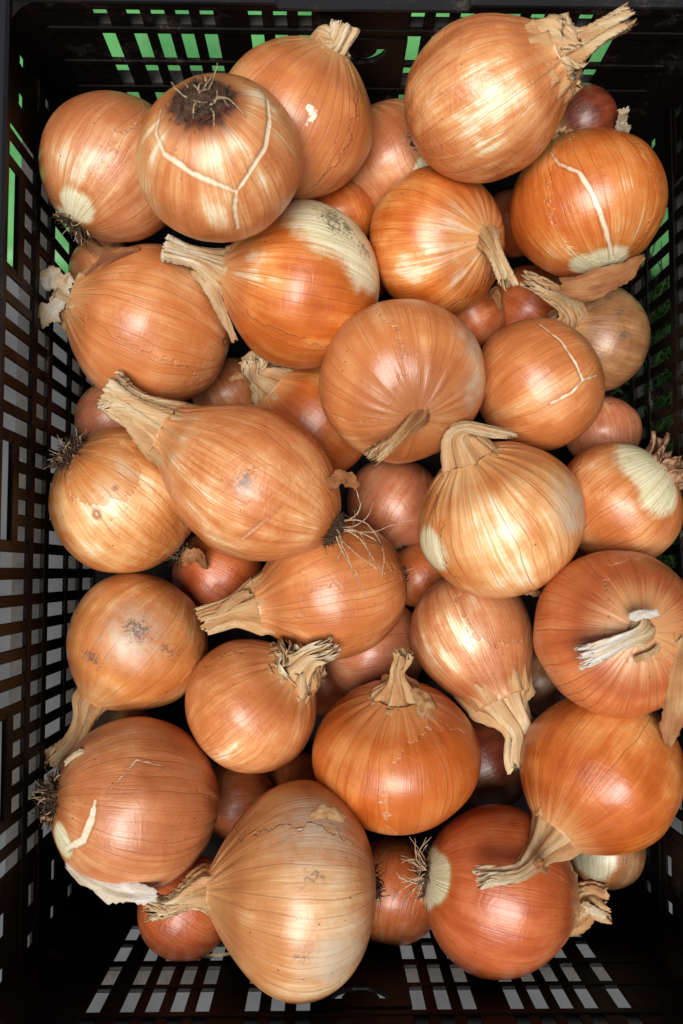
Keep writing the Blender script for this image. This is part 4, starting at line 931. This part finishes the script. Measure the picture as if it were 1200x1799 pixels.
def skin_flap(q, root, seed):
    n, m = 34, 15
    path = catmull(q['pts'], n)
    w = np.clip(catmull([(x, 0, 0) for x in q['w']], n)[:, 0], .001, 1)
    tan = np.gradient(path, axis=0); tan /= np.linalg.norm(tan, axis=1)[:, None]
    up = np.array(q['up'])
    V, T, S, F = [], [], [], []
    for i in range(n):
        sd_ = np.cross(tan[i], up); sd_ /= np.linalg.norm(sd_)
        nn = np.cross(sd_, tan[i])
        for j in range(m):
            s = j / (m - 1) * 2 - 1
            edge = abs(s) ** 3
            rg = 1 + edge * .42 * float(noise3((i * .17, 3.3 if s > 0 else 7.7, seed), 2)) + edge * .16 * float(noise3((i * 1.1, 1.3 if s > 0 else 5.7, seed), 4))
            ww = w[i] * .5 * rg
            ang = s * q['curl'] * 1.1
            x = ww * (math.sin(ang) / max(.2, q['curl'] * 1.1))
            y = -ww * (1 - math.cos(ang)) / max(.2, q['curl'] * 1.1)
            bumpy = .08 * w[i] * float(noise3((i * .22, j * .3, seed * 1.7), 6)) + .05 * w[i] * float(noise3((i * .1, j * .9, seed * 2.7), 8))
            al = 0
            if i < 4 or i > n - 5:     # ragged ends
                e_ = (4 - i) / 4 if i < 4 else (i - (n - 5)) / 4
                al = (1 if i > n - 5 else -1) * e_ * .22 * w[i] * float(noise3((j * .65, 9.1, seed + (i > 9)), 5))
            V.append(path[i] + sd_ * x + nn * (y + bumpy) + tan[i] * al)
            T.append(q['tone'] + .18 * float(noise3((i * .15, j * .2, seed), 12)))
            S.append((i / n * 1.6 + seed, j / m * 1.1, 0))
    for i in range(n - 1):
        for j in range(m - 1):
            a = i * m + j
            F.append((a, a + 1, a + m + 1, a + m))
    return husk_obj('skin_flap', V, F, T, S, root)

def hair(V, F, p0, d, L, r, rnd, droop, n=7):
    p = np.array(p0, dtype=float); d = np.array(d, dtype=float); d /= np.linalg.norm(d)
    off = len(V)
    bend = np.array([rnd.gauss(0, 1) for _ in range(3)]) * droop
    for k in range(n):
        t = k / (n - 1)
        a = np.cross(d, (.3, .5, .81)); a /= np.linalg.norm(a); b = np.cross(d, a)
        rk = r * (1 - .55 * t)
        for q in range(4):
            an = q * math.pi / 2
            V.append(p + a * rk * math.cos(an) + b * rk * math.sin(an))
        d = d + bend / n + np.array([rnd.gauss(0, 1) for _ in range(3)]) * .16
        d /= np.linalg.norm(d)
        p = p + d * L / (n - 1)
    for k in range(n - 1):
        for q in range(4):
            F.append((off + 4 * k + q, off + 4 * k + (q + 1) % 4, off + 4 * k + 4 + (q + 1) % 4, off + 4 * k + 4 + q))

def roots(e, root, seed):
    style = e['root']; R = e['R']; rnd = random.Random(seed)
    zb = -e['Lr'] * R
    pr = {'face': .30, 'crumb': .20, 'edge': .15, 'hairy': .22, 'tuft': .20, 'scaly': .30, 'edgetuft': .13, 'stringy': .22}[style] * R
    # lumpy dark plate
    V, F = [], []
    nr_, nt = 7, 26
    for j in range(nr_):
        t = j / (nr_ - 1)
        for i in range(nt):
            a = 6.2832 * i / nt
            rr = pr * t * (1 + .22 * float(noise3((math.cos(a) * 2, math.sin(a) * 2, seed), 1)))
            prof, _ = profile(e, np.array([-e['Lr'] * math.sqrt(max(0, 1 - min(.98, rr / R) ** 2))]))
            zz = -e['Lr'] * R * math.sqrt(max(0, 1 - (rr / R) ** 2)) + .0012
            zz -= (.055 * R * (1 - t ** 3)) * (1 + .9 * float(noise3((rr / R * 16 * math.cos(a), rr / R * 16 * math.sin(a), seed), 2))) 
            V.append((rr * math.cos(a), rr * math.sin(a), zz + (.003 if t == 1 else 0)))
    for j in range(nr_ - 1):
        for i in range(nt):
            a = j * nt + i; b = j * nt + (i + 1) % nt
            F.append((a, a + nt, b + nt, b))
    mesh_obj('root_plate', V, F, M_ROOT, root)
    cnt, L, pc, pl = {'face': (260, .15, 12, .36), 'crumb': (110, .20, 8, .2), 'edge': (60, .12, 5, .14), 'hairy': (150, .13, 13, .85),
              'tuft': (260, .22, 22, .22), 'scaly': (40, .14, 2, .2), 'edgetuft': (90, .16, 4, .14), 'stringy': (60, .18, 34, .36)}[style]
    V, F = [], []
    for k in range(cnt):
        a = rnd.uniform(0, 6.2832); q = pr * math.sqrt(rnd.random()) * .98
        d = (math.cos(a) * q / pr * .9 + rnd.gauss(0, .3), math.sin(a) * q / pr * .9 + rnd.gauss(0, .3), -1 + rnd.gauss(0, .25))
        hair(V, F, (q * math.cos(a), q * math.sin(a), zb + .003 + .25 * q * q / R), d, L * R * rnd.uniform(.4, 1.3), R * rnd.uniform(.006, .014), rnd, 1.5)
    mesh_obj('dark_roots', V, F, M_ROOT, root)
    V, F = [], []
    for k in range(pc):
        a = rnd.uniform(0, 6.2832); q = pr * rnd.uniform(.1, .8)
        d = (math.cos(a) * .8 + rnd.gauss(0, .3), math.sin(a) * .8 + rnd.gauss(0, .3), -.9 + rnd.gauss(0, .2))
        if style == 'face': d = (d[0], d[1], -.35)
        hair(V, F, (q * math.cos(a), q * math.sin(a), zb), d, pl * R * rnd.uniform(.5, 1.4), R * rnd.uniform(.007, .012), rnd, 1.1, 10)
    if V:
        mesh_obj('pale_roots', V, F, M_ROOTHAIR, root)
    if style in ('scaly', 'face', 'crumb', 'tuft'):
        n = {'scaly': 30, 'face': 9, 'crumb': 8, 'tuft': 5}[style]
        for k in range(n):
            a = 6.2832 * k / n + rnd.uniform(-.2, .2); q = pr * rnd.uniform(.55, 1.1)
            lng = R * rnd.uniform(.10, .26) * (2.1 if style == 'scaly' else .8); wd = lng * rnd.uniform(.35, .6)
            dr = np.array((math.cos(a), math.sin(a), 0)); tn = np.array((-math.sin(a), math.cos(a), 0)); dn = np.array((0, 0, -1.))
            lean = rnd.uniform(.3, 1.3) if style != 'tuft' else rnd.uniform(.0, .8)
            dl = dr * lean + dn * (1.0 if style != 'face' else .25); dl /= np.linalg.norm(dl)
            nn = np.cross(tn, dl)
            b0 = dr * q + np.array((0, 0, zb + .004 + .4 * q * q / R))
            Vs, Fs = [], []
            for i in range(7):
                t = i / 6
                ww = wd * math.sin(math.pi * min(1, .18 + .80 * t)) * (1 + rnd.gauss(0, .08))
                for j in range(5):
                    s = j / 2 - 1
                    Vs.append(b0 + dl * lng * t + tn * ww * s * .5 + nn * (-.35 * wd * s * s + .18 * lng * math.sin(2.5 * t) + rnd.gauss(0, .02) * wd))
            for i in range(6):
                for j in range(4):
                    c = i * 5 + j
                    Fs.append((c, c + 1, c + 6, c + 5))
            so = mesh_obj('root_scale', Vs, Fs, M_SCALE, root)
            md = so.modifiers.new('thickness', 'SOLIDIFY'); md.thickness = .0005

for seed, e in enumerate(ONIONS, 1):
    o = empty('onion')
    B = Matrix(e['rot']).to_4x4()
    o.matrix_world = Matrix.Translation(e['loc']) @ B
    tag(o, e['label'], 'onion', 'yellow onions heaped in the black crate')
    ob, rn = bulb(e, o, seed)
    if 'neck' in e:
        neck(e, o, rn, seed)
    for k, q in enumerate(e.get('flap', [])):
        skin_flap(q, o, seed * 3 + k)
    if 'root' in e:
        roots(e, o, seed)

# ------------------------------------------------------------------ loose scraps of skin lying in the crate
SCRAPS = [([[0.16782, 0.24299, 0.135], [0.16188, 0.24488, 0.15], [0.15946, 0.24789, 0.162]], [0.00915, 0.00774, 0.00844], 1.06, 0.3, 'upright white scrap of skin in the far right corner'), ([[-0.10981, -0.28693, 0.1], [-0.09819, -0.2774, 0.115], [-0.08349, -0.27412, 0.12]], [0.00176, 0.00281, 0.00141], 0.9, 0.3, 'thin curved white sliver of skin at the near wall'), ([[0.03958, -0.0494, 0.07], [0.04305, -0.03955, 0.075], [0.03672, -0.02983, 0.08]], [0.00704, 0.00915, 0.00493], 0.4, 0.6, 'crumpled brown scrap of skin under the striped golden onion'), ([[-0.04937, 0.23235, 0.196], [-0.0458, 0.22272, 0.203], [-0.04445, 0.21625, 0.204]], [0.00211, 0.00317, 0.00141], 0.22, 0.9, 'small curled brown flake on the far peach onion beside the cracked one'), ([[0.0962, -0.05034, 0.15], [0.0996, -0.04954, 0.155], [0.10592, -0.05103, 0.15]], [0.00352, 0.00563, 0.00317], 0.5, 0.7, 'pinkish crumb of skin caught between the striped onion and the reddish onion'), ([[-0.08687, 0.08499, 0.125], [-0.0794, 0.08582, 0.135], [-0.07302, 0.0821, 0.125]], [0.00422, 0.00633, 0.00281], 0.35, 0.8, 'curled brown flake in the dark gap left of the centre'), ([[0.0891, -0.19488, 0.197], [0.09212, -0.19701, 0.2], [0.09697, -0.20286, 0.195]], [0.00493, 0.00633, 0.00281], 0.3, 0.8, 'brown flake under the white bent neck at the front right'), ([[-0.11997, -0.0301, 0.1], [-0.10825, -0.02657, 0.112], [-0.10346, -0.03572, 0.1]], [0.00844, 0.01056, 0.00422], 0.3, 0.6, 'torn brown skin in the dark gap under the longest onion'), ([[0.08133, 0.14234, 0.12], [0.08469, 0.1423, 0.13], [0.08944, 0.13294, 0.12]], [0.00493, 0.00704, 0.00317], 0.25, 0.7, 'brown flake in the gap under the bent neck stub'), ([[-0.01386, -0.21442, 0.08], [-0.00563, -0.21602, 0.085], [0.0014, -0.21263, 0.08]], [0.00422, 0.00633, 0.00281], 0.4, 0.6, 'flake of skin deep between the squat onion and the biggest onion')]
for k, (pts, w, tone, curl, label) in enumerate(SCRAPS):
    base = np.array(pts).mean(0)
    q = dict(pts=[tuple(np.array(p_) - base) for p_ in pts], w=w, tone=tone, curl=curl, up=(0, 0, 1) if tone != 1.06 else (0.2, -.8, .5))
    so = skin_flap(q, None, 300 + k)
    so.name = 'skin_scrap'
    so.location = base
    tag(so, label, 'onion skin')
